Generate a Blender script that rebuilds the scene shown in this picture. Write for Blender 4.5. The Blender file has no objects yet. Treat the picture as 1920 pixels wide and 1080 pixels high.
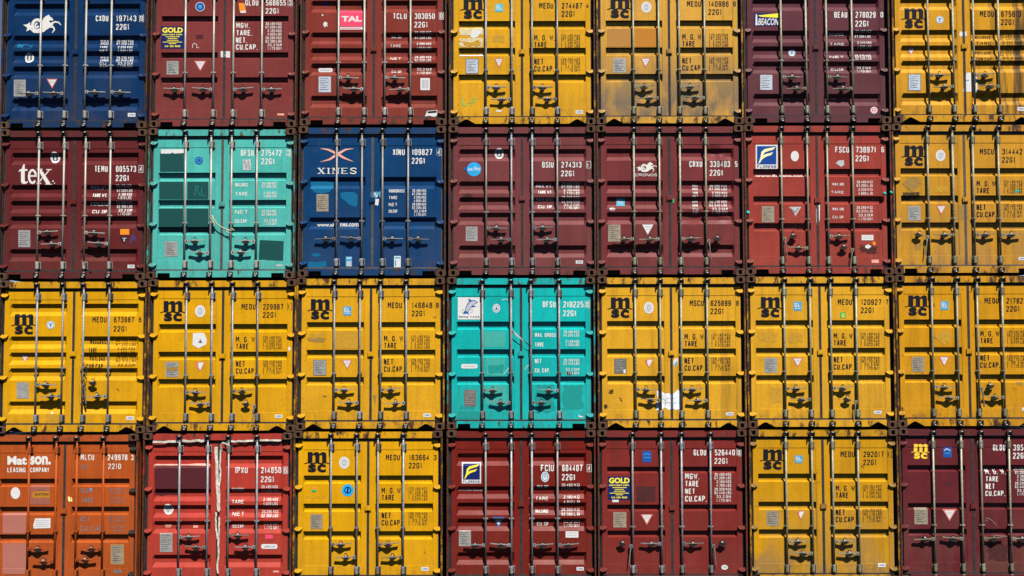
import bpy, bmesh, math, random
from mathutils import Vector, Matrix, noise
PI = math.pi
C = bpy.context.scene.collection
sc = bpy.context.scene

# ------------------------------------------------------------------ camera, sky, sun, exposure
F = 2200.0                       # focal length in pixels of a 1920 wide frame
TH = math.radians(3.02)          # looks up a little
RHO = -0.0015                    # tiny roll
DIST = 19.26
Z0 = 4.93
camd = bpy.data.cameras.new('camera')
cam = bpy.data.objects.new('camera', camd); C.objects.link(cam)
camd.sensor_width = 36.0; camd.lens = 36.0 * F / 1920.0
camd.clip_start = 0.1; camd.clip_end = 2000
CAMPOS = Vector((0, -DIST * math.cos(TH), Z0 - DIST * math.sin(TH)))
CAMROT = Matrix.Rotation(PI / 2 + TH, 3, 'X') @ Matrix.Rotation(RHO, 3, 'Z')
cam.matrix_world = Matrix.Translation(CAMPOS) @ CAMROT.to_4x4()
sc.camera = cam

SUN = Vector((0.37, -1.0, 1.50)).normalized()      # towards the sun
world = bpy.data.worlds.new('World'); sc.world = world; world.use_nodes = True
nt = world.node_tree; bg = nt.nodes['Background']
sky = nt.nodes.new('ShaderNodeTexSky'); sky.sky_type = 'NISHITA'; sky.sun_disc = False
sky.air_density = 0.5; sky.dust_density = 0.2; sky.altitude = 1500
sky.sun_elevation = math.asin(SUN.z); sky.sun_rotation = math.atan2(SUN.x, SUN.y)
nt.links.new(sky.outputs[0], bg.inputs[0]); bg.inputs[1].default_value = 0.05
sund = bpy.data.lights.new('sun', 'SUN'); sund.energy = 5.0; sund.angle = math.radians(0.5)
sund.color = (1.0, 0.95, 0.87)
suno = bpy.data.objects.new('sun', sund); C.objects.link(suno)
suno.rotation_euler = SUN.to_track_quat('Z', 'Y').to_euler(); suno.location = SUN * 60
vs = sc.view_settings
sc.display_settings.display_device = 'sRGB'
vs.view_transform = 'Standard'; vs.look = 'None'; vs.exposure = 0.92; vs.gamma = 1.0; vs.use_curve_mapping = False
sc.cycles.max_bounces = 6; sc.cycles.diffuse_bounces = 0; sc.cycles.glossy_bounces = 2; sc.cycles.transparent_max_bounces = 12

def unproj(px, py, y=0.0):
    """photo pixel -> point of the upright plane at depth y"""
    d = CAMROT @ Vector(((px - 960) / F, -(py - 540) / F, -1.0))
    t = (y - CAMPOS.y) / d.y
    p = CAMPOS + d * t
    return p.x, p.z

# ------------------------------------------------------------------ materials
def lin(c):
    c = c / 255.0
    return c / 12.92 if c <= 0.04045 else ((c + 0.055) / 1.055) ** 2.4
def alb(rgb, e=1.66):
    return tuple(min(0.82, max(0.0015, lin(v) / e)) for v in rgb)
def newmat(name):
    m = bpy.data.materials.new(name); m.use_nodes = True
    n = m.node_tree.nodes; l = m.node_tree.links
    return m, n, l, n['Principled BSDF']
def mixc(n, l, fac, a, b):
    x = n.new('ShaderNodeMix'); x.data_type = 'RGBA'
    if isinstance(fac, (int, float)): x.inputs[0].default_value = fac
    else: l.new(fac, x.inputs[0])
    for s, v in ((6, a), (7, b)):
        if isinstance(v, tuple): x.inputs[s].default_value = (*v, 1)
        else: l.new(v, x.inputs[s])
    return x.outputs[2]
def nz(n, l, vec, scale, detail=4, rough=0.55):
    t = n.new('ShaderNodeTexNoise'); t.inputs['Scale'].default_value = scale
    t.inputs['Detail'].default_value = detail; t.inputs['Roughness'].default_value = rough
    l.new(vec, t.inputs['Vector']); return t.outputs['Fac']
def rmp(n, l, v, a, b, lo=0.0, hi=1.0):
    r = n.new('ShaderNodeMapRange'); r.inputs[1].default_value = a; r.inputs[2].default_value = b
    r.inputs[3].default_value = lo; r.inputs[4].default_value = hi; l.new(v, r.inputs[0]); return r.outputs[0]
def mul(n, l, a, b):
    x = n.new('ShaderNodeMath'); x.operation = 'MULTIPLY'
    for i, v in enumerate((a, b)):
        if isinstance(v, (int, float)): x.inputs[i].default_value = v
        else: l.new(v, x.inputs[i])
    return x.outputs[0]
def mapv(n, l, src, loc, scale):
    m = n.new('ShaderNodeMapping'); m.inputs['Location'].default_value = loc; m.inputs['Scale'].default_value = scale
    l.new(src, m.inputs['Vector']); return m.outputs[0]

def paint(name, col, seed, fade=0.36, dirt=0.42, rust=0.25, grime=0.07, streak=0.0, rough=0.5):
    m, n, l, b = newmat(name)
    tc = n.new('ShaderNodeTexCoord').outputs['Object']
    o = (seed * 3.71, seed * 1.37, seed * 5.13)
    v = mapv(n, l, tc, o, (1, 1, 1))
    q = min(1.0, 2.2 * max(col)) if col[2] > col[0] * 3 else 1.0      # on the blues the dirt stays thin
    light = tuple(min(0.85, c * 1.22 + 0.003 * q) for c in col); dark = tuple(c * 0.70 for c in col)
    c = mixc(n, l, rmp(n, l, nz(n, l, v, 1.6, 5), 0.35, 0.68), dark, light)
    c = mixc(n, l, fade, col, c)
    # fine mottling
    c = mixc(n, l, rmp(n, l, nz(n, l, v, 26, 5), 0.44, 0.70, 0, 0.34), c, tuple(x * 0.62 for x in col))
    c = mixc(n, l, rmp(n, l, nz(n, l, v, 7, 6, 0.7), 0.55, 0.8, 0, 0.3), c, tuple(min(0.85, x * 1.2 + 0.008 * q) for x in col))
    # water streaks
    sv = mapv(n, l, tc, o, (11, 3, 0.55))
    st = rmp(n, l, nz(n, l, sv, 1.0, 6, 0.6), 0.48, 0.76, 0, min(1, dirt * 1.35))
    c = mixc(n, l, st, c, tuple(x * 0.4 + y * q for x, y in zip(col, (0.012, 0.008, 0.005))))
    # scuffs and scratches
    sc_ = rmp(n, l, nz(n, l, mapv(n, l, tc, o, (5, 4, 34)), 1.0, 5, 0.6), 0.70, 0.76, 0, 0.3)
    c = mixc(n, l, mul(n, l, sc_, rmp(n, l, nz(n, l, v, 1.3, 2), 0.48, 0.62)), c, tuple(min(0.8, x * 1.25 + 0.025 * q) for x in col))
    dk = rmp(n, l, nz(n, l, mapv(n, l, tc, o, (30, 9, 24)), 1.0, 4, 0.7), 0.69 - 0.05 * rust, 0.74 - 0.05 * rust, 0, 0.6)
    c = mixc(n, l, mul(n, l, dk, rmp(n, l, nz(n, l, v, 1.9, 3), 0.42, 0.58)), c, (0.045, 0.022, 0.012))
    # rusty runs below seams and fittings
    rn = rmp(n, l, nz(n, l, mapv(n, l, tc, o, (24, 6, 1.1)), 1.0, 5, 0.62), 0.60, 0.70, 0, 0.25 + 0.45 * rust)
    rn = mul(n, l, rn, rmp(n, l, nz(n, l, mapv(n, l, tc, (o[2], o[0], o[1]), (2.2, 2, 2.6)), 1.0, 3), 0.46, 0.60))
    c = mixc(n, l, rn, c, tuple(x * 0.35 + y * q for x, y in zip(col, (0.03, 0.014, 0.006))))
    # soft grime
    z = n.new('ShaderNodeSeparateXYZ'); l.new(tc, z.inputs[0])
    if grime:
        g = mul(n, l, rmp(n, l, z.outputs[2], 1.45, 0.40, 0, 1), rmp(n, l, nz(n, l, mapv(n, l, tc, o, (2.4, 2, 1.3)), 1.0, 5), 0.36, 0.54, 0, grime))
        c = mixc(n, l, g, c, (0.125, 0.095, 0.065))
    if streak:
        s2 = mul(n, l, rmp(n, l, nz(n, l, mapv(n, l, tc, o, (7, 2, 0.35)), 1.0, 4), 0.50, 0.60, 0, streak), rmp(n, l, z.outputs[0], 1.35, 2.1))
        c = mixc(n, l, s2, c, (0.035, 0.025, 0.015))
    # rust specks and runs
    r1 = rmp(n, l, nz(n, l, v, 12, 6, 0.65), 0.69 - 0.08 * rust, 0.74 - 0.08 * rust, 0, min(1, 0.35 + rust))
    r2 = rmp(n, l, nz(n, l, v, 2.3, 3), 0.42, 0.62)
    c = mixc(n, l, mul(n, l, r1, r2), c, (0.10, 0.035, 0.014))
    low = mul(n, l, rmp(n, l, z.outputs[2], 0.36, 0.10), rmp(n, l, nz(n, l, mapv(n, l, tc, o, (9, 3, 5)), 1.0, 6, 0.65), 0.50, 0.68, 0, min(1, 0.25 + rust)))
    c = mixc(n, l, low, c, (0.075, 0.034, 0.018))
    l.new(c, b.inputs['Base Color']); b.inputs['Specular IOR Level'].default_value = 0.13
    l.new(rmp(n, l, nz(n, l, v, 5, 5), 0.3, 0.7, rough - 0.14, rough - 0.0), b.inputs['Roughness'])
    bp = n.new('ShaderNodeBump'); bp.inputs['Strength'].default_value = 0.10; bp.inputs['Distance'].default_value = 0.01
    l.new(nz(n, l, v, 45, 4), bp.inputs['Height']); l.new(bp.outputs[0], b.inputs['Normal'])
    return m

def frame_paint(name, col, seed, rust):
    """paint of posts, header and sill: the same colour gone rusty"""
    m, n, l, b = newmat(name)
    tc = n.new('ShaderNodeTexCoord').outputs['Object']
    o = (seed * 2.3, seed * 4.1, seed * 1.7)
    v = mapv(n, l, tc, o, (1, 1, 1))
    c = mixc(n, l, rmp(n, l, nz(n, l, mapv(n, l, tc, o, (6, 3, 2)), 1.0, 6, 0.65), 0.42, 0.72, 0, 0.75), col, tuple(x * 0.5 + 0.01 for x in col))
    rc = mixc(n, l, rmp(n, l, nz(n, l, v, 22, 5), 0.4, 0.65), (0.028, 0.015, 0.010), (0.075, 0.030, 0.014))
    c = mixc(n, l, rmp(n, l, nz(n, l, mapv(n, l, tc, o, (7, 7, 3)), 1.0, 7, 0.7), 0.62 - 0.27 * rust, 0.70 - 0.25 * rust), c, rc)
    l.new(c, b.inputs['Base Color']); b.inputs['Roughness'].default_value = 0.68; b.inputs['Specular IOR Level'].default_value = 0.15
    bp = n.new('ShaderNodeBump'); bp.inputs['Strength'].default_value = 0.3; bp.inputs['Distance'].default_value = 0.01
    l.new(nz(n, l, v, 40, 5), bp.inputs['Height']); l.new(bp.outputs[0], b.inputs['Normal'])
    return m

def rusty(name, a, bcol, c2, scale=14, rough=0.75, metal=0.0, seed=0, vary=0.0):
    m, n, l, b = newmat(name)
    v = mapv(n, l, n.new('ShaderNodeTexCoord').outputs['Object'], (seed, seed * 2, seed * 3), (1, 1, 1))
    c = mixc(n, l, rmp(n, l, nz(n, l, v, scale, 6, 0.65), 0.38, 0.62), a, bcol)
    c = mixc(n, l, rmp(n, l, nz(n, l, v, scale * 2.6, 5), 0.56, 0.70), c, c2)
    if vary:      # no two pieces have weathered alike
        oi = n.new('ShaderNodeObjectInfo').outputs['Random']
        c = mixc(n, l, mul(n, l, oi, vary), c, tuple(x * y for x, y in zip(bcol, (0.62, 0.5, 0.38))))
    l.new(c, b.inputs['Base Color']); b.inputs['Roughness'].default_value = rough; b.inputs['Metallic'].default_value = metal; b.inputs['Specular IOR Level'].default_value = 0.4 if vary >= 0.5 and rough < 0.6 else 0.2
    bp = n.new('ShaderNodeBump'); bp.inputs['Strength'].default_value = 0.35; bp.inputs['Distance'].default_value = 0.008
    l.new(nz(n, l, v, 60, 4), bp.inputs['Height']); l.new(bp.outputs[0], b.inputs['Normal'])
    return m

def decal(name, col, worn=0.0, mott=0.25, rough=0.5):
    """paint or film on the door; worn > 0 lets the door show through scratches"""
    m, n, l, b = newmat(name); col = tuple(x * 0.84 for x in col)
    v = n.new('ShaderNodeTexCoord').outputs['Object']
    c = mixc(n, l, rmp(n, l, nz(n, l, v, 22, 6, 0.7), 0.42, 0.75, 0, mott), col, tuple(x * 0.55 + 0.01 for x in col))
    l.new(c, b.inputs['Base Color']); b.inputs['Roughness'].default_value = rough; b.inputs['Specular IOR Level'].default_value = 0.1
    if worn:
        out = n['Material Output']; tr = n.new('ShaderNodeBsdfTransparent'); mx = n.new('ShaderNodeMixShader')
        t = 0.66 - 0.26 * worn
        l.new(rmp(n, l, nz(n, l, mapv(n, l, v, (worn * 9, 1, 2), (1, 1, 1)), 34, 6, 0.7), t, t + 0.06), mx.inputs[0])
        l.new(b.outputs[0], mx.inputs[1]); l.new(tr.outputs[0], mx.inputs[2]); l.new(mx.outputs[0], out.inputs[0])
    return m

M = {}
M['rust'] = rusty('rusty_casting', (0.030, 0.018, 0.013), (0.080, 0.040, 0.022), (0.16, 0.075, 0.028), vary=0.6)
M['hole_shade'] = rusty('shaded_inside', (0.008, 0.006, 0.005), (0.014, 0.01, 0.008), (0.02, 0.012, 0.008))  # near-black: the shadow inside the openings is put into the colour
M['rubber'] = rusty('door_rubber', (0.016, 0.015, 0.016), (0.030, 0.028, 0.028), (0.045, 0.04, 0.036), 9)
M['dusty_rubber'] = rusty('dusty_rubber', (0.05, 0.045, 0.042), (0.075, 0.068, 0.06), (0.03, 0.027, 0.025), 9)
M['zinc'] = rusty('galvanised_steel', (0.25, 0.27, 0.30), (0.18, 0.19, 0.205), (0.12, 0.09, 0.07), 11, 0.38, 0.1, 0, 0.95)
M['zinc_pale'] = rusty('pale_galvanised_steel', (0.33, 0.33, 0.305), (0.25, 0.25, 0.235), (0.2, 0.165, 0.125), 11, 0.36, 0.1, 7, 0.5)
M['zinc_warm'] = rusty('weathered_galvanised_steel', (0.26, 0.265, 0.20), (0.17, 0.175, 0.125), (0.09, 0.07, 0.05), 11, 0.38, 0.1, 3, 0.7)
M['iron'] = rusty('dark_iron', (0.025, 0.023, 0.022), (0.013, 0.012, 0.012), (0.035, 0.022, 0.014), 30, 0.55, 0.3)
M['bright'] = rusty('bright_zinc', (0.5, 0.5, 0.49), (0.36, 0.36, 0.35), (0.22, 0.2, 0.18), 25, 0.4, 0.2)
M['white'] = decal('white_lettering', (0.62, 0.62, 0.60), 0.1)
M['white_worn'] = decal('worn_white_lettering', (0.6, 0.6, 0.58), 0.4)
M['film'] = decal('white_film', (0.60, 0.60, 0.60), 0)
M['paper'] = decal('torn_white_paper', (0.70, 0.74, 0.80), 0.12, 0.5)
M['smear'] = decal('smeared_cream_paper', (0.60, 0.50, 0.30), 0.3, 0.5)
M['black'] = decal('black_lettering', (0.008, 0.008, 0.013), 0.03)
M['black_worn'] = decal('worn_black_lettering', (0.022, 0.018, 0.015), 0.42)
M['grey_txt'] = decal('faded_grey_lettering', (0.16, 0.15, 0.16), 0.5)
M['navy'] = decal('navy_film', (0.006, 0.016, 0.10), 0.0)
M['florens_blue'] = decal('royal_blue_film', (0.006, 0.05, 0.25), 0.0)
M['yellow_film'] = decal('yellow_film', (0.80, 0.68, 0.04), 0.0)
M['cream_film'] = decal('cream_film', (0.80, 0.76, 0.36), 0.0)
M['logo_yellow'] = decal('yellow_lettering', (0.80, 0.52, 0.05), 0.15)
M['pink_film'] = decal('pink_red_film', (0.72, 0.06, 0.13), 0.0)
M['salmon'] = decal('salmon_paint', (0.75, 0.36, 0.28), 0.3)
M['cyan_film'] = decal('cyan_film', (0.06, 0.44, 0.62), 0.12, 0.4)
M['gl_blue'] = decal('light_blue_film', (0.06, 0.30, 0.52), 0.1, 0.4)
M['sky_film'] = decal('sky_blue_film', (0.02, 0.32, 0.66), 0.0)
M['deep_blue'] = decal('deep_blue_film', (0.01, 0.08, 0.33), 0.1)
M['orange_film'] = decal('orange_film', (0.78, 0.24, 0.02), 0.0)
M['green_film'] = decal('green_film', (0.03, 0.33, 0.10), 0.1)
M['lime_film'] = decal('lime_film', (0.35, 0.52, 0.08), 0.0)
M['green_paint'] = decal('green_marker', (0.18, 0.42, 0.10), 0.35)
M['teal_paint'] = decal('teal_paint_blob', (0.02, 0.40, 0.34), 0.1)
M['red_edge'] = decal('red_edge', (0.52, 0.15, 0.13), 0.1)
M['grey_film'] = decal('grey_film', (0.42, 0.43, 0.45), 0.0, 0.5)
M['plate'] = rusty('aluminium_data_plate', (0.30, 0.30, 0.29), (0.22, 0.215, 0.20), (0.38, 0.38, 0.37), 18, 0.45, 0.3)
M['plate_blue'] = rusty('pale_data_plate', (0.42, 0.47, 0.54), (0.34, 0.38, 0.43), (0.5, 0.54, 0.6), 18, 0.4, 0.3)
M['plate_dark'] = rusty('dull_data_plate', (0.15, 0.14, 0.125), (0.11, 0.10, 0.09), (0.2, 0.185, 0.16), 18, 0.5, 0.3)
M['plate_tan'] = rusty('weathered_data_plate', (0.27, 0.23, 0.17), (0.19, 0.155, 0.11), (0.33, 0.29, 0.23), 18, 0.5, 0.2)
M['tx_dark'] = decal('small_dark_print', (0.09, 0.09, 0.10), 0.4)
M['tx_blue'] = decal('small_blue_print', (0.03, 0.10, 0.30), 0.2)
M['teal_dark'] = decal('dark_teal_patch', (0.008, 0.062, 0.060), 0.06, 0.5)
M['teal_mid'] = decal('mid_teal_patch', (0.012, 0.25, 0.23), 0.05, 0.4)
M['teal_pale'] = decal('pale_teal_patch', (0.045, 0.34, 0.29), 0.1, 0.4)
M['blue_pale'] = decal('pale_blue_patch', (0.004, 0.115, 0.24), 0.18, 0.4)
M['maroon_dark'] = decal('dark_maroon_patch', (0.075, 0.014, 0.020), 0.0, 0.4)
M['pink_patch'] = decal('chalky_pink_patch', (0.36, 0.13, 0.10), 0.0, 0.25)
M['pink_deep'] = decal('dull_pink_patch', (0.29, 0.095, 0.065), 0.0, 0.3)
M['ochre'] = decal('ochre_patch', (0.42, 0.17, 0.02), 0.0, 0.25)
M['ochre_pale'] = decal('pale_ochre_patch', (0.38, 0.185, 0.045), 0.0, 0.3)
M['ghost'] = decal('ghost_of_a_sticker', (0.47, 0.255, 0.025), 0.3, 0.5)
M['ghost_grey'] = decal('grey_sticker_residue', (0.30, 0.18, 0.045), 0.3, 0.5)
M['smudge'] = decal('black_smudge', (0.05, 0.035, 0.02), 0.5, 0.5)
M['maroon_smudge'] = decal('dark_smudge', (0.06, 0.02, 0.02), 0.5, 0.5)
M['rope'] = rusty('frayed_rope', (0.55, 0.46, 0.30), (0.36, 0.30, 0.2), (0.62, 0.55, 0.4), 60)
M['strip'] = rusty('white_plastic_strip', (0.72, 0.72, 0.70), (0.6, 0.6, 0.58), (0.5, 0.48, 0.45), 20, 0.5)
M['torn'] = rusty('torn_white_gasket', (0.56, 0.53, 0.47), (0.36, 0.31, 0.25), (0.10, 0.07, 0.055), 16, 0.7)
M['wire'] = rusty('thin_wire', (0.30, 0.26, 0.23), (0.20, 0.16, 0.14), (0.1, 0.08, 0.07), 30, 0.5)
M['cord'] = rusty('dark_wire', (0.02, 0.016, 0.014), (0.035, 0.028, 0.024), (0.05, 0.04, 0.03), 30, 0.6)

# ------------------------------------------------------------------ mesh helpers
class MB:
    def __init__(s): s.v = []; s.f = []; s.mi = []; s.mats = []
    def mat(s, m):
        if m not in s.mats: s.mats.append(m)
        return s.mats.index(m)
    def face(s, idx, m): s.f.append(idx); s.mi.append(s.mat(m))
    def box(s, x0, y0, z0, x1, y1, z1, m, skip=()):
        i = len(s.v)
        s.v += [(x0, y0, z0), (x1, y0, z0), (x1, y1, z0), (x0, y1, z0), (x0, y0, z1), (x1, y0, z1), (x1, y1, z1), (x0, y1, z1)]
        for k, q in (('b', (0, 3, 2, 1)), ('t', (4, 5, 6, 7)), ('f', (0, 1, 5, 4)), ('r', (1, 2, 6, 5)), ('k', (2, 3, 7, 6)), ('l', (3, 0, 4, 7))):
            if k not in skip: s.face([i + a for a in q], m)
    def prism(s, pts, y0, y1, m, pts2=None):
        """outline in x,z (counter-clockwise seen from the front), front at y0, back at y1"""
        n = len(pts); i = len(s.v); p2 = pts2 or pts
        s.v += [(x, y0, z) for x, z in pts] + [(x, y1, z) for x, z in p2]
        s.face(list(range(i, i + n)), m); s.face(list(range(i + 2 * n - 1, i + n - 1, -1)), m)
        for k in range(n):
            k2 = (k + 1) % n; s.face([i + k2, i + k, i + n + k, i + n + k2], m)
    def tube(s, pts, r, m, seg=8, rs=None):
        pts = [Vector(p) for p in pts]; i0 = len(s.v)
        for k, p in enumerate(pts):
            d = (pts[min(k + 1, len(pts) - 1)] - pts[max(k - 1, 0)]).normalized()
            a = d.cross(Vector((0.13, 1, 0.21))).normalized(); b = d.cross(a)
            rr = rs[k] if rs else r
            for j in range(seg):
                t = 2 * PI * j / seg; s.v.append(tuple(p + (a * math.cos(t) + b * math.sin(t)) * rr))
        for k in range(len(pts) - 1):
            for j in range(seg):
                j2 = (j + 1) % seg; a = i0 + k * seg
                s.face([a + j, a + seg + j, a + seg + j2, a + j2], m)
        s.face([i0 + j for j in range(seg)], m); s.face([i0 + (len(pts) - 1) * seg + j for j in reversed(range(seg))], m)
    def mesh(s, name, smooth=False):
        me = bpy.data.meshes.new(name); me.from_pydata(s.v, [], s.f)
        for m in s.mats: me.materials.append(m)
        me.polygons.foreach_set('material_index', s.mi)
        bm = bmesh.new(); bm.from_mesh(me); bmesh.ops.recalc_face_normals(bm, faces=bm.faces[:]); bm.to_mesh(me); bm.free()
        if smooth: me.shade_smooth()
        return me

def link(name, me, parent=None, loc=(0, 0, 0)):
    o = bpy.data.objects.new(name, me); C.objects.link(o); o.location = loc
    if parent is not None: o.parent = parent
    return o

# ------------------------------------------------------------------ container frame, shared dimensions (metres)
W, H, DEEP = 2.438, 2.500, 6.058
YD = 0.080                 # door face behind the corner castings
YP = 0.086                 # pressed panel
YBAR = 0.036
XL0, XL1, XR0, XR1 = 0.078, 1.199, 1.239, 2.360
GL0, GL1, GR0, GR1 = 0.160, 1.103, 1.335, 2.278
ZB, ZT = 0.165, H - 0.168
PZ0, PZ1 = 0.315, H - 0.310
# groove patterns: distance of the top edge from the container top, height, upper slope, lower slope, depth
TYPES = {
    'A': ([0.730, 1.185, 1.632], 0.137, 0.008, 0.028, 0.056),
    'B': ([0.377, 0.914, 1.178, 1.436, 1.980], 0.203, 0.060, 0.070, 0.050),
    'C': ([0.605, 1.220, 1.640], 0.110, 0.008, 0.024, 0.053),
    'D': ([0.833, 1.505], 0.200, 0.060, 0.058, 0.050),
}
def breaks(ty):
    out = [PZ0, PZ0 + 0.003, PZ1 - 0.003, PZ1]
    tops, h, ts, bs, D = TYPES[ty]
    for t in tops:
        z = H - t; out += [z, z - ts, z - h + bs, z - h]
    return sorted(out)
def depth(ty, x, z, seed, dents):
    """y of the door skin at x, z"""
    if not (PZ0 < z < PZ1): return YD
    if GL0 - 0.004 < x < GL1 + 0.004: a, b = GL0, GL1
    elif GR0 - 0.004 < x < GR1 + 0.004: a, b = GR0, GR1
    else: return YD
    e = min(1, max(0, min(z - PZ0, PZ1 - z, x - a + 0.004, b + 0.004 - x) / 0.003))
    y = YD + 0.006 * e
    tops, h, ts, bs, D = TYPES[ty]
    for t in tops:
        zt = H - t
        if zt - h < z < zt:
            p = min(1, (zt - z) / ts, (z - zt + h) / bs)
            end = 0.016 if ty in 'AC' else 0.035
            q = min(1, max(0, min(x - a, b - x) / end))
            y += D * min(p, q)
    k = min(1, min(x - a, b - x) / 0.12, min(z - PZ0, PZ1 - z) / 0.12)
    if k > 0:
        y += k * 0.0035 * noise.noise(Vector((x * 2.6 + seed * 9.1, z * 2.9, seed * 3.3)))
        for (dx, dz, r, dd) in dents:
            w = 1 - math.hypot(x - dx, z - dz) / r
            if w > 0: y += k * dd * w * w * (3 - 2 * w)
    return y
def fill(lst, step):
    out = []
    for a, b in zip(lst, lst[1:]):
        n = max(1, math.ceil((b - a) / step - 1e-6)); out += [a + (b - a) * k / n for k in range(n)]
    return out + [lst[-1]]
def door_mesh(ty, side, mat, seed, dents):
    x0, x1, a, b = (XL0, XL1, GL0, GL1) if side == 0 else (XR0, XR1, GR0, GR1)
    end = 0.016 if ty in 'AC' else 0.035
    st = 0.035 if dents else 0.07
    xs = fill(sorted([x0, a - 0.004, a - 0.001, a, a + end, b - end, b, b + 0.001, b + 0.004, x1]), st)
    zs = fill(sorted([ZB, ZT] + breaks(ty)), st)
    mb = MB(); nx = len(xs)
    for z in zs:
        for x in xs: mb.v.append((x, depth(ty, x, z, seed, dents), z))
    for j in range(len(zs) - 1):
        for i in range(nx - 1):
            k = j * nx + i; mb.face([k, k + 1, k + nx + 1, k + nx], mat)
    # edges of the leaf
    i = len(mb.v); yb = 0.168
    mb.v += [(x0, YD, ZB), (x1, YD, ZB), (x1, YD, ZT), (x0, YD, ZT), (x0, yb, ZB), (x1, yb, ZB), (x1, yb, ZT), (x0, yb, ZT)]
    for q in ((0, 1, 5, 4), (1, 2, 6, 5), (2, 3, 7, 6), (3, 0, 4, 7), (4, 5, 6, 7)): mb.face([i + c for c in q], mat)
    me = bpy.data.meshes.new('door'); me.from_pydata(mb.v, [], mb.f)
    me.materials.append(mat)
    return me

# ------------------------------------------------------------------ repeated ironwork
def casting_mesh():
    mb = MB(); w, h, d = 0.162, 0.118, 0.178; n = 20; r, hk = M['rust'], M['hole_shade']
    x0, x1, z0, z1 = -w / 2, w / 2, -h / 2, h / 2
    b = 0.008
    def rect(i):
        t = 2 * PI * (i + 0.5) / n; c, s = math.cos(t), math.sin(t); k = min((w / 2 - b) / max(abs(c), 1e-6), (h / 2 - b) / max(abs(s), 1e-6))
        return c * k, s * k
    def oval(i, q=1.0):
        t = 2 * PI * (i + 0.5) / n; c, s = math.cos(t), math.sin(t)
        return 0.029 * q * c, 0.029 * q * s + (0.011 * q if s > 0 else -0.011 * q)
    for i in range(n): x, z = rect(i); mb.v.append((x, 0.0, z))
    for i in range(n): x, z = oval(i); mb.v.append((x, 0.0, z))
    for i in range(n): x, z = oval(i, 0.93); mb.v.append((x, 0.006, z))
    for i in range(n): x, z = oval(i, 0.93); mb.v.append((x, 0.05, z))
    for i in range(n):
        j = (i + 1) % n
        mb.face([i, j, n + j, n + i], r); mb.face([n + i, n + j, 2 * n + j, 2 * n + i], r); mb.face([2 * n + i, 2 * n + j, 3 * n + j, 3 * n + i], hk)
    mb.face([3 * n + i for i in range(n)], hk)
    # rounded outer edge and body behind the face
    o = len(mb.v)
    for i in range(n): x, z = rect(i); mb.v.append((x * w / (w - 2 * b), b, z * h / (h - 2 * b)))
    for i in range(n): x, z = rect(i); mb.v.append((x * w / (w - 2 * b), d, z * h / (h - 2 * b)))
    for i in range(n):
        j = (i + 1) % n; mb.face([i, o + i, o + j, j], r); mb.face([o + i, o + n + i, o + n + j, o + j], r)
    mb.face([o + n + i for i in range(n)], r)
    return mb.mesh('corner_casting')
CAST = casting_mesh()

def bar_mesh(m):
    mb = MB(); mb.tube([(0, 0, 0.085), (0, 0, H - 0.085)], 0.0172, m, 12)
    for z, s in ((0.075, 1), (H - 0.075, -1)):      # cam ends turned under the keepers
        mb.box(-0.016, -0.016, z - 0.028, 0.016, 0.016, z + 0.028, m)
        mb.box(-0.030, -0.010, z - 0.012, 0.030, 0.012, z + 0.010, m)
        mb.tube([(0, 0, z + s * 0.045), (0, 0, z + s * 0.060)], 0.024, m, 10)
    return mb.mesh('locking_bar', True)
def keeper_mesh(top):
    mb = MB(); i = M['iron']; s = 1 if top else -1; yb = 0.026
    mb.box(-0.044, -0.018, -0.040, -0.030, yb, 0.036, i); mb.box(0.030, -0.018, -0.040, 0.044, yb, 0.036, i)
    mb.box(-0.030, -0.020, 0.022 * s - 0.009, 0.030, yb, 0.022 * s + 0.009, i)
    mb.box(-0.012, -0.026, 0.030 * s - 0.008, 0.012, -0.020, 0.030 * s + 0.008, M['bright'])
    return mb.mesh('cam_keeper')
def bracket_mesh(m):
    """bearing bracket, bolted: a shell round the bar with bolted flanges"""
    mb = MB(); yb = YD - YBAR
    mb.tube([(0, 0, -0.062), (0, 0, -0.050), (0, 0, 0.050), (0, 0, 0.062)], 0.026, m, 12, [0.023, 0.027, 0.027, 0.023])
    mb.box(-0.026, 0.0, -0.055, 0.026, yb, 0.055, m)
    mb.box(0.026, yb - 0.016, -0.060, 0.052, yb, 0.060, m)
    mb.box(-0.040, yb - 0.012, -0.060, -0.026, yb, 0.060, m)
    for z in (-0.038, 0.004, 0.040):
        mb.tube([(0.039, yb - 0.017, z), (0.039, yb - 0.034, z)], 0.010, M['iron'], 8)
    return mb.mesh('bar_bracket')
def guide_mesh(m):
    mb = MB(); yb = YD - YBAR
    mb.tube([(0, 0, -0.012), (0, 0, 0.012)], 0.025, m, 12)
    mb.box(-0.040, 0.006, -0.011, 0.040, 0.016, 0.011, m)
    mb.box(-0.036, 0.016, -0.008, -0.020, yb + 0.008, 0.008, m); mb.box(0.020, 0.016, -0.008, 0.036, yb + 0.008, 0.008, m)
    return mb.mesh('bar_guide')
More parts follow.
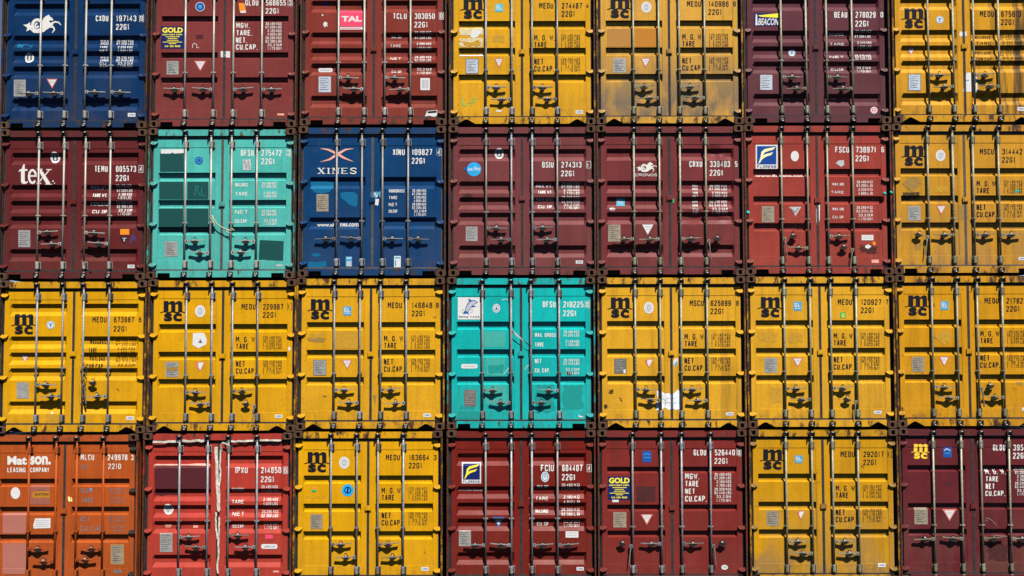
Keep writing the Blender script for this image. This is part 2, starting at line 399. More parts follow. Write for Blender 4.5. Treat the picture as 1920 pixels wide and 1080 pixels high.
def handle_mesh(m, s):
    mb = MB()
    mb.box(min(0.012 * s, 0.062 * s), -0.022, -0.026, max(0.012 * s, 0.062 * s), 0.012, 0.024, m)
    mb.tube([(0.040 * s, -0.022, 0), (0.040 * s, -0.030, 0)], 0.010, M['iron'], 8)
    def bar(xa, xb, ya, yb, za, zb, t):
        i = len(mb.v)
        for x, y, z in ((xa, ya, za), (xb, yb, zb)):
            mb.v += [(x * s, y - 0.016, z - t), (x * s, y + 0.016, z - t), (x * s, y + 0.016, z + t), (x * s, y - 0.016, z + t)]
        for q in ((0, 1, 5, 4), (1, 2, 6, 5), (2, 3, 7, 6), (3, 0, 4, 7), (4, 5, 6, 7), (3, 2, 1, 0)): mb.face([i + c for c in q], m)
    bar(0.060, 0.125, -0.006, -0.014, 0.002, 0.006, 0.007)
    bar(0.125, 0.235, -0.014, -0.014, 0.006, 0.004, 0.0065)
    bar(0.235, 0.345, -0.014, -0.008, 0.004, 0.008, 0.0065)
    return mb.mesh('door_handle')
def catch_mesh():
    """swivelling handle catch with its padlock ring"""
    mb = MB(); i = M['iron']; yb = YD
    mb.box(-0.030, yb - 0.010, -0.040, 0.030, yb, 0.020, i)
    mb.prism([(-0.074, -0.012), (-0.046, -0.030), (-0.020, -0.052), (0.020, -0.052), (0.046, -0.030), (0.074, -0.012), (0.030, 0.000), (-0.030, 0.000)], 0.010, 0.040, i)
    mb.box(-0.018, 0.040, -0.042, 0.018, yb - 0.010, -0.004, i)
    mb.box(-0.016, 0.000, 0.013, 0.016, 0.042, 0.030, M['bright'])
    mb.box(-0.010, 0.042, -0.014, 0.010, yb, 0.026, i)
    ring = [(0.019 * math.cos(t), 0.014, 0.042 + 0.020 * math.sin(t)) for t in [2 * PI * k / 14 for k in range(15)]]
    mb.tube(ring, 0.006, i, 6)
    return mb.mesh('handle_catch')
CATCH = catch_mesh()
def hinge_mesh(m, s):
    """forged hinge blade: a lens of steel standing out of the door edge, its upper side sloped back"""
    mb = MB(); n = 7
    top = [(-0.050 + 0.125 * k / n, 0.022 + 0.012 * math.sin(PI * k / n)) for k in range(n + 1)]
    bot = [(-0.050 + 0.125 * k / n, 0.010 - 0.036 * math.sin(PI * (0.08 + 0.92 * k / n)) ** 0.8) for k in range(n + 1)]
    i = len(mb.v)
    for x, z in top: mb.v.append((x * s, YD - 0.010, z))
    for x, z in top: mb.v.append((x * s, YD - 0.030, z - 0.004))
    for x, z in bot: mb.v.append((x * s, YD - 0.043, z))
    for x, z in bot: mb.v.append((x * s, YD + 0.010, z - 0.002))
    k1 = n + 1
    for a in range(3):
        for k in range(n):
            q = [i + a * k1 + k, i + a * k1 + k + 1, i + (a + 1) * k1 + k + 1, i + (a + 1) * k1 + k]
            mb.face(q if s > 0 else q[::-1], m)
    for k in (0, n):
        mb.face([i + k, i + k1 + k, i + 2 * k1 + k, i + 3 * k1 + k], m)
    mb.tube([(-0.026 * s, YD - 0.020, -0.036), (-0.026 * s, YD - 0.020, 0.040)], 0.011, m, 8)
    return mb.mesh('hinge')
def gasket_mesh(side, m):
    mb = MB(); x0, x1 = (XL0, XL1) if side == 0 else (XR0, XR1)
    y0, y1 = YD + 0.004, YD + 0.035
    mb.box(x0, y0, ZT, x1, y1, ZT + 0.046, m); mb.box(x0, y0 - 0.008, ZB - 0.030, x1, y1, ZB, m)
    if side == 0: mb.box(x0 - 0.022, y0 + 0.020, ZB - 0.03, x0, y1, ZT + 0.046, m); mb.box(x1, y0 - 0.010, ZB - 0.03, x1 + 0.019, y1, ZT + 0.046, m)
    else: mb.box(x1, y0 + 0.020, ZB - 0.03, x1 + 0.022, y1, ZT + 0.046, m); mb.box(x0 - 0.019, y0 - 0.008, ZB - 0.03, x0, y1, ZT + 0.046, m)
    return mb.mesh('door_gasket')
def post_mesh(side, m):
    mb = MB(); z0, z1 = 0.118, H - 0.118
    def q(a, b): return (a, b) if side == 0 else (W - b, W - a)
    a, b = q(0.004, 0.030); mb.box(a, 0.012, z0, b, 0.16, z1, m)
    a, b = q(0.030, 0.056); mb.box(a, 0.125, z0, b, 0.16, z1, M['rubber'])
    a, b = q(0.030, 0.040); mb.box(a, 0.090, z0, b, 0.125, z1, M['rubber'])
    return mb.mesh('corner_post')
def header_mesh(m):
    mb = MB(); z1 = H - 0.018; z0 = H - 0.122
    mb.box(0.162, 0.040, z0, W - 0.162, 0.16, z1, m)
    mb.box(0.056, 0.062, H - 0.160, W - 0.056, 0.16, z0, m) if False else None
    mb.box(0.040, 0.122, H - 0.175, W - 0.040, 0.16, z0, m)
    return mb.mesh('header_beam')
def sill_mesh(m, notch):
    mb = MB(); z0, z1, y0 = 0.028, 0.137, 0.026
    xs = [0.162]; zs = [z0]
    def put(x, z): xs.append(x); zs.append(z)
    if notch == 'tri':
        for c in (0.300, W - 0.300): put(c - 0.145, z0); put(c - 0.030, z0 + 0.072); put(c + 0.005, z0 + 0.075); put(c + 0.145, z0)
    else:
        for a, b in ((0.180, 0.385), (W - 0.385, W - 0.180)): put(a, z0); put(a + 0.001, z0 + 0.070); put(b - 0.001, z0 + 0.070); put(b, z0)
    put(W - 0.162, z0)
    n = len(xs); i = len(mb.v)
    mb.v += [(x, y0, z) for x, z in zip(xs, zs)] + [(x, y0, z1) for x in xs] + [(x, y0 + 0.006, z) for x, z in zip(xs, zs)] + [(x, 0.14, z1) for x in xs]
    for k in range(n - 1):
        mb.face([i + k, i + k + 1, i + n + k + 1, i + n + k], m)
        mb.face([i + n + k, i + n + k + 1, i + 3 * n + k + 1, i + 3 * n + k], m)
        mb.face([i + 2 * n + k, i + 2 * n + k + 1, i + k + 1, i + k], m)
    mb.box(0.162, y0 + 0.085, z0 + 0.004, W - 0.162, 0.14, z1 - 0.003, M['hole_shade'])  # dark block behind the notches, their shade painted in its colour
    return mb.mesh('sill_beam')
def body_mesh(m):
    """corrugated sides, roof, floor and closed far end"""
    mb = MB(); per = 0.278; y0 = 0.16; y1 = DEEP - 0.16
    n = int((y1 - y0) / per)
    for s in (0, 1):
        prof = [(y0, 0.012)]
        for k in range(n):
            yy = y0 + k * per
            prof += [(yy + 0.07, 0.012), (yy + 0.14, 0.046), (yy + 0.21, 0.046), (yy + per, 0.012)]
        prof.append((y1, 0.012)); i = len(mb.v)
        for (y, x) in prof: mb.v += [(x if s == 0 else W - x, y, 0.12), (x if s == 0 else W - x, y, H - 0.06)]
        for k in range(len(prof) - 1): mb.face([i + 2 * k, i + 2 * k + 2, i + 2 * k + 3, i + 2 * k + 1], m)
        xa, xb = (0.004, 0.064) if s == 0 else (W - 0.064, W - 0.004)
        mb.box(xa, y0, H - 0.075, xb, y1, H - 0.015, m); mb.box(xa, y0, 0.03, xb, y1, 0.135, m)
    mb.box(0.064, y0, H - 0.045, W - 0.064, y1, H - 0.030, m)
    mb.box(0.064, y0, 0.115, W - 0.064, y1, 0.150, m)
    mb.box(0.004, y1, 0.03, W - 0.004, DEEP, H - 0.02, m)
    for x in (0.0, W - 0.162):
        for z in (0.0, H - 0.118): mb.box(x, DEEP - 0.15, z, x + 0.162, DEEP + 0.004, z + 0.118, M['rust'])
    return mb.mesh('body')

KEEP_T, KEEP_B = keeper_mesh(True), keeper_mesh(False)
GASK = {k: (gasket_mesh(0, M[k]), gasket_mesh(1, M[k])) for k in ('rubber', 'dusty_rubber')}
_iron = {}
def iron_set(m):
    if m.name not in _iron:
        _iron[m.name] = dict(bar=bar_mesh(m), bracket=bracket_mesh(m), guide=guide_mesh(m), hr=handle_mesh(m, 1), hl=handle_mesh(m, -1))
    return _iron[m.name]

# ------------------------------------------------------------------ markings: shapes given in photo pixels, laid on the door skin
_tx = {}
def glyphs(s, bold):
    k = (s, bold)
    if k not in _tx:
        cu = bpy.data.curves.new('t', 'FONT'); cu.body = s; cu.resolution_u = 3; cu.offset = bold; cu.fill_mode = 'FRONT'
        o = bpy.data.objects.new('t', cu); C.objects.link(o)
        bpy.context.view_layer.update()
        me = bpy.data.meshes.new_from_object(o.evaluated_get(bpy.context.evaluated_depsgraph_get()))
        vs_ = [(v.co.x, v.co.y) for v in me.vertices]; fs = [tuple(p.vertices) for p in me.polygons]
        bpy.data.objects.remove(o); bpy.data.curves.remove(cu); bpy.data.meshes.remove(me)
        if not vs_: _tx[k] = ([], [])
        else:
            x0 = min(v[0] for v in vs_); x1 = max(v[0] for v in vs_); y0 = min(v[1] for v in vs_); y1 = max(v[1] for v in vs_)
            _tx[k] = ([((x - x0) / max(x1 - x0, 1e-6), (y1 - y) / max(y1 - y0, 1e-6)) for x, y in vs_], fs)
    return _tx[k]
def TF(s, x0, y0, x1, y1, m=None, bold=0.012, skew=0.0):
    v, f = glyphs(s, bold + 0.012)
    return ('mesh', [(x0 + a * (x1 - x0) + skew * (1 - b), y0 + b * (y1 - y0)) for a, b in v], f, m)
# condensed block letters as painted with stencils on containers: strokes on a unit box, y downwards
_O = [(.5, 0), (.78, .02), (.96, .11), (1, .2), (1, .8), (.96, .89), (.78, .98), (.5, 1), (.22, .98), (.04, .89), (0, .8), (0, .2), (.04, .11), (.22, .02), (.5, 0)]
_6 = [(1, .2), (.94, .1), (.75, .02), (.5, 0), (.22, .02), (.04, .11), (0, .2), (0, .8), (.04, .89), (.22, .98), (.5, 1), (.78, .98), (.96, .89), (1, .8), (1, .6), (.94, .5), (.75, .43), (.25, .43), (.05, .52)]
_C = [(1, .24), (.97, .12), (.78, .02), (.5, 0), (.22, .02), (.04, .11), (0, .2), (0, .8), (.04, .89), (.22, .98), (.5, 1), (.78, .98), (.97, .88), (1, .76)]
STROKES = {
 '0': [_O], 'O': [_O], '1': [[(.05, .24), (.45, .1), (.6, 0), (.6, 1)]],
 '2': [[(0, .22), (.04, .11), (.25, .01), (.5, 0), (.78, .02), (.97, .12), (1, .26), (.92, .42), (.08, .86), (0, 1), (1, 1)]],
 '3': [[(0, .2), (.06, .1), (.25, .01), (.5, 0), (.78, .02), (.97, .12), (.97, .34), (.8, .45), (.4, .47)], [(.62, .48), (.85, .5), (1, .62), (1, .84), (.8, .98), (.5, 1), (.22, .98), (.05, .9), (0, .78)]],
 '4': [[(.72, 1), (.72, 0), (0, .72), (1, .72)]], '5': [[(.95, 0), (.08, 0), (.04, .46), (.3, .38), (.6, .38), (.9, .46), (1, .6), (1, .8), (.85, .96), (.5, 1), (.2, .98), (0, .84)]],
 '6': [_6], '7': [[(0, 0), (1, 0), (.85, .3), (.4, 1)]],
 '8': [[(.5, 0), (.8, .03), (.96, .12), (.96, .34), (.8, .45), (.5, .47), (.2, .45), (.04, .34), (.04, .12), (.2, .03), (.5, 0)], [(.3, .48), (.08, .55), (0, .66), (0, .84), (.15, .97), (.5, 1), (.85, .97), (1, .84), (1, .66), (.92, .55), (.7, .48)]],
 '9': [[(1 - x, 1 - y) for x, y in _6]],
 'A': [[(0, 1), (.42, 0), (.58, 0), (1, 1)], [(.18, .68), (.82, .68)]], 'B': [[(0, 1), (0, 0), (.65, 0), (.95, .1), (.95, .36), (.7, .47), (.1, .47)], [(.6, .48), (.85, .5), (1, .62), (1, .86), (.8, 1), (.1, 1)]],
 'C': [_C], 'D': [[(0, 1), (0, 0), (.6, 0), (.92, .1), (1, .25), (1, .75), (.92, .9), (.6, 1), (.1, 1)]], 'E': [[(1, 0), (0, 0), (0, 1), (1, 1)], [(.1, .47), (.85, .47)]], 'F': [[(1, 0), (0, 0), (0, 1)], [(.1, .47), (.85, .47)]],
 'G': [_C[:-1] + [(1, .82), (1, .54), (.55, .54)]], 'H': [[(0, 0), (0, 1)], [(1, 0), (1, 1)], [(.1, .48), (.9, .48)]], 'I': [[(.5, 0), (.5, 1)]], 'J': [[(1, 0), (1, .8), (.8, .97), (.5, 1), (.2, .97), (0, .8)]],
 'K': [[(0, 0), (0, 1)], [(1, 0), (.08, .52)], [(.3, .42), (1, 1)]], 'L': [[(0, 0), (0, 1), (1, 1)]], 'M': [[(0, 1), (0, 0), (.14, 0), (.5, .62), (.86, 0), (1, 0), (1, 1)]], 'N': [[(0, 1), (0, 0), (.12, 0), (.88, 1), (1, 1), (1, 0)]],
 'P': [[(0, 1), (0, 0), (.65, 0), (.95, .1), (1, .26), (.95, .42), (.65, .52), (.1, .52)]], 'R': [[(0, 1), (0, 0), (.65, 0), (.95, .1), (1, .26), (.95, .42), (.65, .5), (.1, .5)], [(.55, .52), (1, 1)]],
 'S': [[(1, .22), (.95, .1), (.75, .01), (.5, 0), (.2, .02), (.03, .13), (.03, .32), (.2, .43), (.8, .56), (1, .68), (.98, .88), (.8, .98), (.5, 1), (.2, .98), (.04, .9), (0, .78)]],
 'T': [[(0, 0), (1, 0)], [(.5, .06), (.5, 1)]], 'U': [[(0, 0), (0, .8), (.04, .89), (.22, .98), (.5, 1), (.78, .98), (.96, .89), (1, .8), (1, 0)]], 'V': [[(0, 0), (.5, 1), (1, 0)]], 'W': [[(0, 0), (.25, 1), (.5, .25), (.75, 1), (1, 0)]],
 'X': [[(0, 0), (1, 1)], [(1, 0), (.55, .44)], [(.45, .56), (0, 1)]], 'Y': [[(0, 0), (.5, .5), (1, 0)], [(.5, .5), (.5, 1)]], '.': [[(.5, .90), (.5, 1)]], '-': [[(.1, .5), (.9, .5)]], ' ': [],
}
ADV = {'1': .62, 'I': .3, '.': .3, 'M': 1.2, 'W': 1.25, ' ': .45}
def T(s, x0, y0, x1, y1, m=None, bold=0.012, skew=0.0):
    if any(ch not in STROKES for ch in s): return TF(s, x0, y0, x1, y1, m, bold, skew)
    h = y1 - y0; w = max(0.78, h * (0.138 + bold * 1.7)); gap = 0.30
    tot = sum(ADV.get(ch, 1) for ch in s) + gap * (len(s) - 1)
    u = (x1 - x0) / tot; w = min(w, u * 0.40); x = x0; V = []; Fc = []
    for ch in s:
        a = ADV.get(ch, 1) * u
        for pts in STROKES[ch]:
            q = [(x + w / 2 + p * max(a - w, 0.01), y0 + w / 2 + r * (h - w)) for p, r in pts]
            if ch in 'I.': q = [(x + a / 2, y0 + r * h) for p, r in pts]
            closed = len(q) > 3 and q[0] == q[-1]
            _, v, f, _m = St(q, w, None)
            if closed:
                d = 2 * (len(q) - 1)
                v[d] = v[0]; v[d + 1] = v[1]
            else:      # square ends
                pass
            i = len(V); V += v; Fc += [tuple(i + k for k in g) for g in f]
        x += a + gap * u
    return ('mesh', V, Fc, m)
def Rc(x0, y0, x1, y1, m=None): return ('mesh', [(x0, y0), (x1, y0), (x1, y1), (x0, y1)], [(0, 1, 2, 3)], m)
def Pg(pts, m=None): return ('mesh', list(pts), [tuple(range(len(pts)))], m)
def El(cx, cy, rx, ry, m=None, n=22): return Pg([(cx + rx * math.cos(2 * PI * k / n), cy + ry * math.sin(2 * PI * k / n)) for k in range(n)], m)
def Rg(cx, cy, rx, ry, t, m=None, a0=0, a1=360, n=24):
    v = []; f = []
    for k in range(n + 1):
        a = math.radians(a0 + (a1 - a0) * k / n)
        v += [(cx + rx * math.cos(a), cy + ry * math.sin(a)), (cx + (rx - t) * math.cos(a), cy + (ry - t) * math.sin(a))]
        if k: f.append((2 * k - 2, 2 * k, 2 * k + 1, 2 * k - 1))
    return ('mesh', v, f, m)
def St(pts, w, m=None):
    """ribbon along points; w is one width or a list"""
    n = len(pts); v = []; f = []
    for k, (x, y) in enumerate(pts):
        a = pts[max(k - 1, 0)]; b = pts[min(k + 1, n - 1)]; dx, dy = b[0] - a[0], b[1] - a[1]; L = math.hypot(dx, dy) or 1
        ww = (w[k] if isinstance(w, (list, tuple)) else w) / 2
        if 0 < k < n - 1:
            l1 = math.hypot(x - a[0], y - a[1]) or 1; ux, uy = (x - a[0]) / l1, (y - a[1]) / l1
            l2 = math.hypot(b[0] - x, b[1] - y) or 1; vx, vy = (b[0] - x) / l2, (b[1] - y) / l2
            tx, ty_ = ux + vx, uy + vy; tl = math.hypot(tx, ty_)
            if tl > 0.25:
                dx, dy, L = tx, ty_, tl
                ww /= max(0.55, (ux * tx + uy * ty_) / tl)
        v += [(x - dy / L * ww, y + dx / L * ww), (x + dy / L * ww, y - dx / L * ww)]
        if k: f.append((2 * k - 2, 2 * k, 2 * k + 1, 2 * k - 1))
    return ('mesh', v, f, m)
def Rag(x0, y0, x1, y1, m=None, j=1.2, seed=1, n=7):
    """torn rectangle"""
    r = random.Random(seed); p = []
    for k in range(n): p.append((x0 + (x1 - x0) * k / n, y0 + r.uniform(-j, j)))
    for k in range(n): p.append((x1 + r.uniform(-j, j), y0 + (y1 - y0) * k / n))
    for k in range(n): p.append((x1 - (x1 - x0) * k / n, y1 + r.uniform(-j, j)))
    for k in range(n): p.append((x0 + r.uniform(-j, j), y1 - (y1 - y0) * k / n))
    return Pg(p, m)

class Cont: pass
def drape(c, shapes, default, name, parent, base=0.0028):
    """lays the shapes on the door skin of container c as one mesh"""
    mb_v, mb_f, mb_m, mats = [], [], [], []
    br = breaks(c.ty)
    for k, (_, v, f, m) in enumerate(shapes):
        m = M[m] if m else M[default]
        if m not in mats: mats.append(m)
        mi = mats.index(m)
        pts = []
        for px, py in v:
            x, z = unproj(px, py, YP); pts.append((x - c.x, z - c.z))
        zs = [p[1] for p in pts]; xs = [p[0] for p in pts]
        if not zs: continue
        bm = bmesh.new(); bv = [bm.verts.new((x, 0, z)) for x, z in pts]
        for q in f:
            try: bm.faces.new([bv[i] for i in q])
            except ValueError: pass
        lo, hi = min(zs), max(zs); xl, xh = min(xs), max(xs)
        cuts = [b for b in br if lo + 1e-4 < b < hi - 1e-4]
        for b in cuts:
            bmesh.ops.bisect_plane(bm, geom=bm.verts[:] + bm.edges[:] + bm.faces[:], plane_co=(0, 0, b), plane_no=(0, 0, 1), dist=1e-6)
        if xh - xl > 0.12 or hi - lo > 0.12:
            for b in [GL0, GL0 + .016, GL0 + .035, GL1 - .035, GL1 - .016, GL1, GR0, GR0 + .016, GR0 + .035, GR1 - .035, GR1 - .016, GR1] + [xl + (xh - xl) * i / max(1, int((xh - xl) / .06)) for i in range(1, int((xh - xl) / .06))]:
                if xl + 1e-4 < b < xh - 1e-4:
                    bmesh.ops.bisect_plane(bm, geom=bm.verts[:] + bm.edges[:] + bm.faces[:], plane_co=(b, 0, 0), plane_no=(1, 0, 0), dist=1e-6)
            nzc = int((hi - lo) / .06)
            for i in range(1, nzc):
                b = lo + (hi - lo) * i / nzc
                bmesh.ops.bisect_plane(bm, geom=bm.verts[:] + bm.edges[:] + bm.faces[:], plane_co=(0, 0, b), plane_no=(0, 0, 1), dist=1e-6)
        bmesh.ops.triangulate(bm, faces=bm.faces[:])
        i0 = len(mb_v); off = base + (0.0004 * k if name not in ('lettering', 'serial_number', 'weight_table') else 0.0002 * (k % 4))
        for i, vv in enumerate(bm.verts):
            vv.index = i; x, _, z = vv.co
            mb_v.append((x, depth(c.ty, x, z, c.seed, c.dents) - off, z))
        for q in bm.faces:
            idx = [i0 + w.index for w in q.verts]
            a, b, d = (Vector(mb_v[i]) for i in idx)
            if (b - a).cross(d - a).y > 0: idx.reverse()
            mb_f.append(idx); mb_m.append(mi)
        bm.free()
    if not mb_v: return None
    me = bpy.data.meshes.new(name); me.from_pydata(mb_v, [], mb_f)
    for m in mats: me.materials.append(m)
    me.polygons.foreach_set('material_index', mb_m)
    return link(name, me, parent)

# --- ready-made marks
def msc_logo(dx, dy, m='black', s=1.0):
    X = lambda x: dx + 600 + (x - 600) * s
    Y = lambda y: dy + 580 + (y - 580) * s
    out = [Pg([(X(583), Y(560.8)), (X(592.2), Y(560.8)), (X(592.2), Y(580.3)), (X(583), Y(580.3))], m)]
    for a, b in ((592.2, 605.2), (605.2, 618.0)):      # two arches with heavy right legs
        ro = (b - a)
        out.append(Pg([(X(a), Y(567.5)), (X(a), Y(564.2)), (X(a + ro * .3), Y(561.5)), (X(a + ro * .6), Y(560.6)), (X(b - 1.5), Y(562)), (X(b - .2), Y(564.5)), (X(b), Y(568)), (X(b), Y(580.3)),
                       (X(b - 8), Y(580.3)), (X(b - 8), Y(569)), (X(b - 8.6), Y(567)), (X(b - 10), Y(566.2)), (X(a + 1.4), Y(567.2))], m))
    wv = [(X(576.5 + 47 * k / 24), Y(581.6 + 0.9 * math.cos(2 * PI * k / 8))) for k in range(25)]
    out.append(St(wv, [s * (1.2 + 1.2 * math.sin(PI * k / 24)) for k in range(25)], m))
    out.append(TF('s', X(583.6), Y(583.6), X(599), Y(598.8), m, 0.028)); out.append(TF('c', X(600.8), Y(583.6), X(617.2), Y(598.8), m, 0.028))
    return out
def ident(code, num, chk, x, y, nx, m, typ='22G1', h=10.6, cw=26.5, box=True, cx=None, gap=15.2):
    """owner code, serial number, check digit, size code"""
    o = [T(code, x, y, x + cw, y + h, m), T(num, nx, y, nx + 37.8, y + h, m), T(typ, nx - 0.5, y + gap, nx + 24.5, y + gap + h, m)]
    if chk:
        cx = cx or nx + 45
        o.append(T(chk, cx, y + 0.5, cx + (2.0 if chk == '1' else 5.2), y + h - 0.5, m))
        if box: o += [Rc(cx - 1.8, y - 1.2, cx + 7, y - 0.5, m), Rc(cx - 1.8, y + h + .5, cx + 7, y + h + 1.2, m), Rc(cx - 1.8, y - 0.5, cx - 1.1, y + h + .5, m), Rc(cx + 6.3, y - 0.5, cx + 7, y + h + .5, m)]
    return o
def rows(lines, x0, x1, ys, h, m, bold=0.0):
    out = []
    for s, y in zip(lines, ys):
        if not s: continue
        a = s.split(' ')
        if len(a) == 2:
            w = (x1 - x0); out += [T(a[0], x0 if len(a[0]) > 5 else x0 + w * .12, y, x0 + w * .60, y + h, m, bold), T(a[1], x0 + w * .68, y, x1, y + h, m, bold)]
        else: out.append(T(s, x0, y, x1, y + h, m, bold))
    return out
KG = ['30.480 KGS', '67.200 LBS', '2.280 KGS', '5.030 LBS', '28.200 KGS', '62.170 LBS', '33.2 CU.MT', '1.170 CU.FT']
def msc_weights(dx, dy, dy2, m='black', m2='black_worn', lines=KG):
    o = [T('M. G. W.', 720 + dx, 629.6 + dy, 759 + dx, 640 + dy, m, .016), T('TARE', 720 + dx, 642.6 + dy, 744 + dx, 653 + dy, m, .016),
         T('NET', 720 + dx, 673 + dy2, 737.5 + dx, 683.6 + dy2, m, .016), T('CU.CAP.', 720 + dx, 686.6 + dy2, 757 + dx, 697 + dy2, m, .016)]
    w = rows(lines, 773.5 + dx, 806 + dx, [628.6 + dy, 634.9 + dy, 641.4 + dy, 647.8 + dy, 672.4 + dy2, 678.8 + dy2, 685.4 + dy2, 691.8 + dy2], 5.3, m2, .006)
    w += [Rc(771 + dx, a, 772 + dx, a + 11.6, m2) for a in (628.6 + dy, 641.4 + dy, 672.4 + dy2, 685.4 + dy2)]
    return o + w
def tri(x0, y0, x1, y1, keep=1.0):
    xm = (x0 + x1) / 2; w = x1 - x0; h = y1 - y0
    o = [Pg([(x0, y0), (x1, y0), (xm, y1)], 'red_edge'), Pg([(x0 + w * .14, y0 + h * .09), (x1 - w * .14, y0 + h * .09), (xm, y1 - h * .17)], 'film'),
         Rc(xm - w * .2, y0 + h * .2, xm + w * .2, y0 + h * .28, 'grey_film'), Rc(xm - w * .15, y0 + h * .36, xm + w * .15, y0 + h * .43, 'grey_film')]
    return o
def tri_torn(x0, y0, x1, y1):
    xm = (x0 + x1) / 2; w = x1 - x0; h = y1 - y0
    return [Pg([(x0, y0 + h * .1), (x0 + w * .35, y0 + h * .05), (x1, y0), (x1 - w * .2, y0 + h * .5), (xm, y1), (x0 + w * .18, y0 + h * .55)], 'red_edge'),
            Pg([(x0 + w * .3, y0 + h * .12), (x1 - w * .1, y0 + h * .07), (x1 - w * .3, y0 + h * .5), (xm, y1 - h * .14), (x0 + w * .3, y0 + h * .5)], 'film')]
def gl(x0, y0, x1, y1, m='gl_blue'):
    w, h = x1 - x0, y1 - y0
    return [Rc(x0, y0, x1, y1, m), T('GL', x0 + w * .12, y0 + h * .14, x1 - w * .12, y0 + h * .62, 'film', .02), Rc(x0 + w * .15, y0 + h * .72, x1 - w * .15, y0 + h * .78, 'film')]
def oval(cx, cy, rx, ry, ring='grey_film', inner='tx_blue'):
    return [El(cx, cy, rx, ry, 'film'), Rg(cx, cy, rx * .72, ry * .72, 1.2, ring), Rg(cx, cy, rx * .38, ry * .45, .9, inner), Rc(cx - .6, cy - ry * .4, cx + .6, cy + ry * .4, ring)]
def iicl(cx, cy, r):
    return [El(cx, cy, r, r * 1.15, 'film'), Rc(cx - r * .55, cy - r * .7, cx - r * .2, cy + r * .5, 'tx_dark'), Rc(cx + r * .15, cy - r * .7, cx + r * .5, cy + r * .5, 'tx_dark'), Rg(cx, cy + r * .2, r * .55, r * .55, r * .2, 'tx_dark', 0, 180)]
def tround(cx, cy, r):
    return [El(cx, cy, r, r, 'film'), Rg(cx, cy, r * .92, r * .92, r * .13, 'gl_blue'), Rc(cx - r * .5, cy - r * .4, cx + r * .5, cy - r * .12, 'gl_blue'), Rc(cx - r * .16, cy - r * .12, cx + r * .16, cy + r * .5, 'tx_blue')]
def cim(x0, y0, w=14.2, h=7.0):
    return [Rc(x0, y0, x0 + w, y0 + h, 'film'), T('CIMC', x0 + w * .2, y0 + h * .28, x0 + w * .88, y0 + h * .74, 'tx_blue', .02)]
def plate(x0, y0, x1, y1, m='plate'):
    w, h = x1 - x0, y1 - y0
    ink = 'tx_dark' if m != 'plate_dark' else 'plate'
    o = [Rc(x0, y0, x1, y1, m)]
    for k, fx in enumerate((.8, .62, .8, .5, .75, .68, .8)):
        yy = y0 + h * (.12 + .115 * k); o.append(Rc(x0 + w * .1, yy, x0 + w * fx, yy + h * .03, ink))
    return o
def florens(x0, y0, x1, y1, yel='yellow_film', blu='florens_blue'):
    w, h = x1 - x0, y1 - y0; b = w * .06
    P = lambda *q: [(x0 + a * w, y0 + c * h) for a, c in q]
    return [Rc(x0, y0, x1, y1, 'film'), Rc(x0 + b, y0 + b, x1 - b, y0 + h * .82, blu),
            Pg(P((.12, .80), (.22, .52), (.26, .30), (.40, .18), (.62, .14), (.92, .09), (.78, .21), (.58, .26), (.42, .31), (.34, .40), (.33, .52), (.22, .72)), yel),
            Pg(P((.28, .62), (.34, .44), (.48, .38), (.68, .34), (.80, .30), (.70, .43), (.54, .47), (.42, .52)), yel),
            T('FLORENS', x0 + w * .07, y0 + h * .855, x1 - w * .07, y0 + h * .97, 'navy', .03)]
def gold(x0, y0, x1, y1):
    w, h = x1 - x0, y1 - y0
    o = [Rc(x0, y0, x1, y1, 'navy'), TF('GOLD', x0 + w * .05, y0 + h * .05, x1 - w * .05, y0 + h * .29, 'yellow_film', .03),
         T('CONTAINER CORP.', x0 + w * .05, y0 + h * .34, x1 - w * .05, y0 + h * .41, 'yellow_film', .02)]
    for a, b, y in ((.2, .82, .46), (.3, .7, .54), (.26, .76, .62), (.08, .92, .70), (.34, .66, .77)): o.append(Rc(x0 + w * a, y0 + h * y, x0 + w * b, y0 + h * (y + .028), 'yellow_film'))
    o.append(T('516-568-6000', x0 + w * .16, y0 + h * .86, x1 - w * .16, y0 + h * .94, 'yellow_film', .01))
    return o
def horse(x0, y0, x1, y1, m='white'):
    """sea horse: horse foreparts, coiled fish tail"""
    w, h = x1 - x0, y1 - y0
    P = lambda *q: [(x0 + a * w, y0 + c * h) for a, c in q]
    return [Pg(P((.44, .84), (.47, .60), (.50, .36), (.55, .16), (.62, .06), (.68, .0), (.69, .08), (.74, .14), (.79, .26), (.77, .32), (.71, .30), (.68, .36), (.72, .45), (.80, .50), (.72, .66), (.62, .80), (.54, .88)), m),
            St(P((.72, .48), (.84, .38), (.93, .42), (.99, .56)), [h * .10, h * .08, h * .07, h * .03], m),
            St(P((.68, .62), (.79, .66), (.82, .80), (.76, .97)), [h * .13, h * .09, h * .07, h * .04], m),
            Rg(x0 + w * .38, y0 + h * .56, w * .155, h * .36, h * .15, m, 10, 350), Rg(x0 + w * .37, y0 + h * .58, w * .06, h * .15, h * .09, m, 0, 300),
            Pg(P((.02, .54), (.12, .52), (.20, .40), (.20, .56), (.28, .62), (.24, .74), (.10, .90), (.13, .70)), m),
            St(P((.18, .72), (.30, .92), (.46, .93), (.58, .86)), [h * .05, h * .1, h * .1, h * .05], m)]
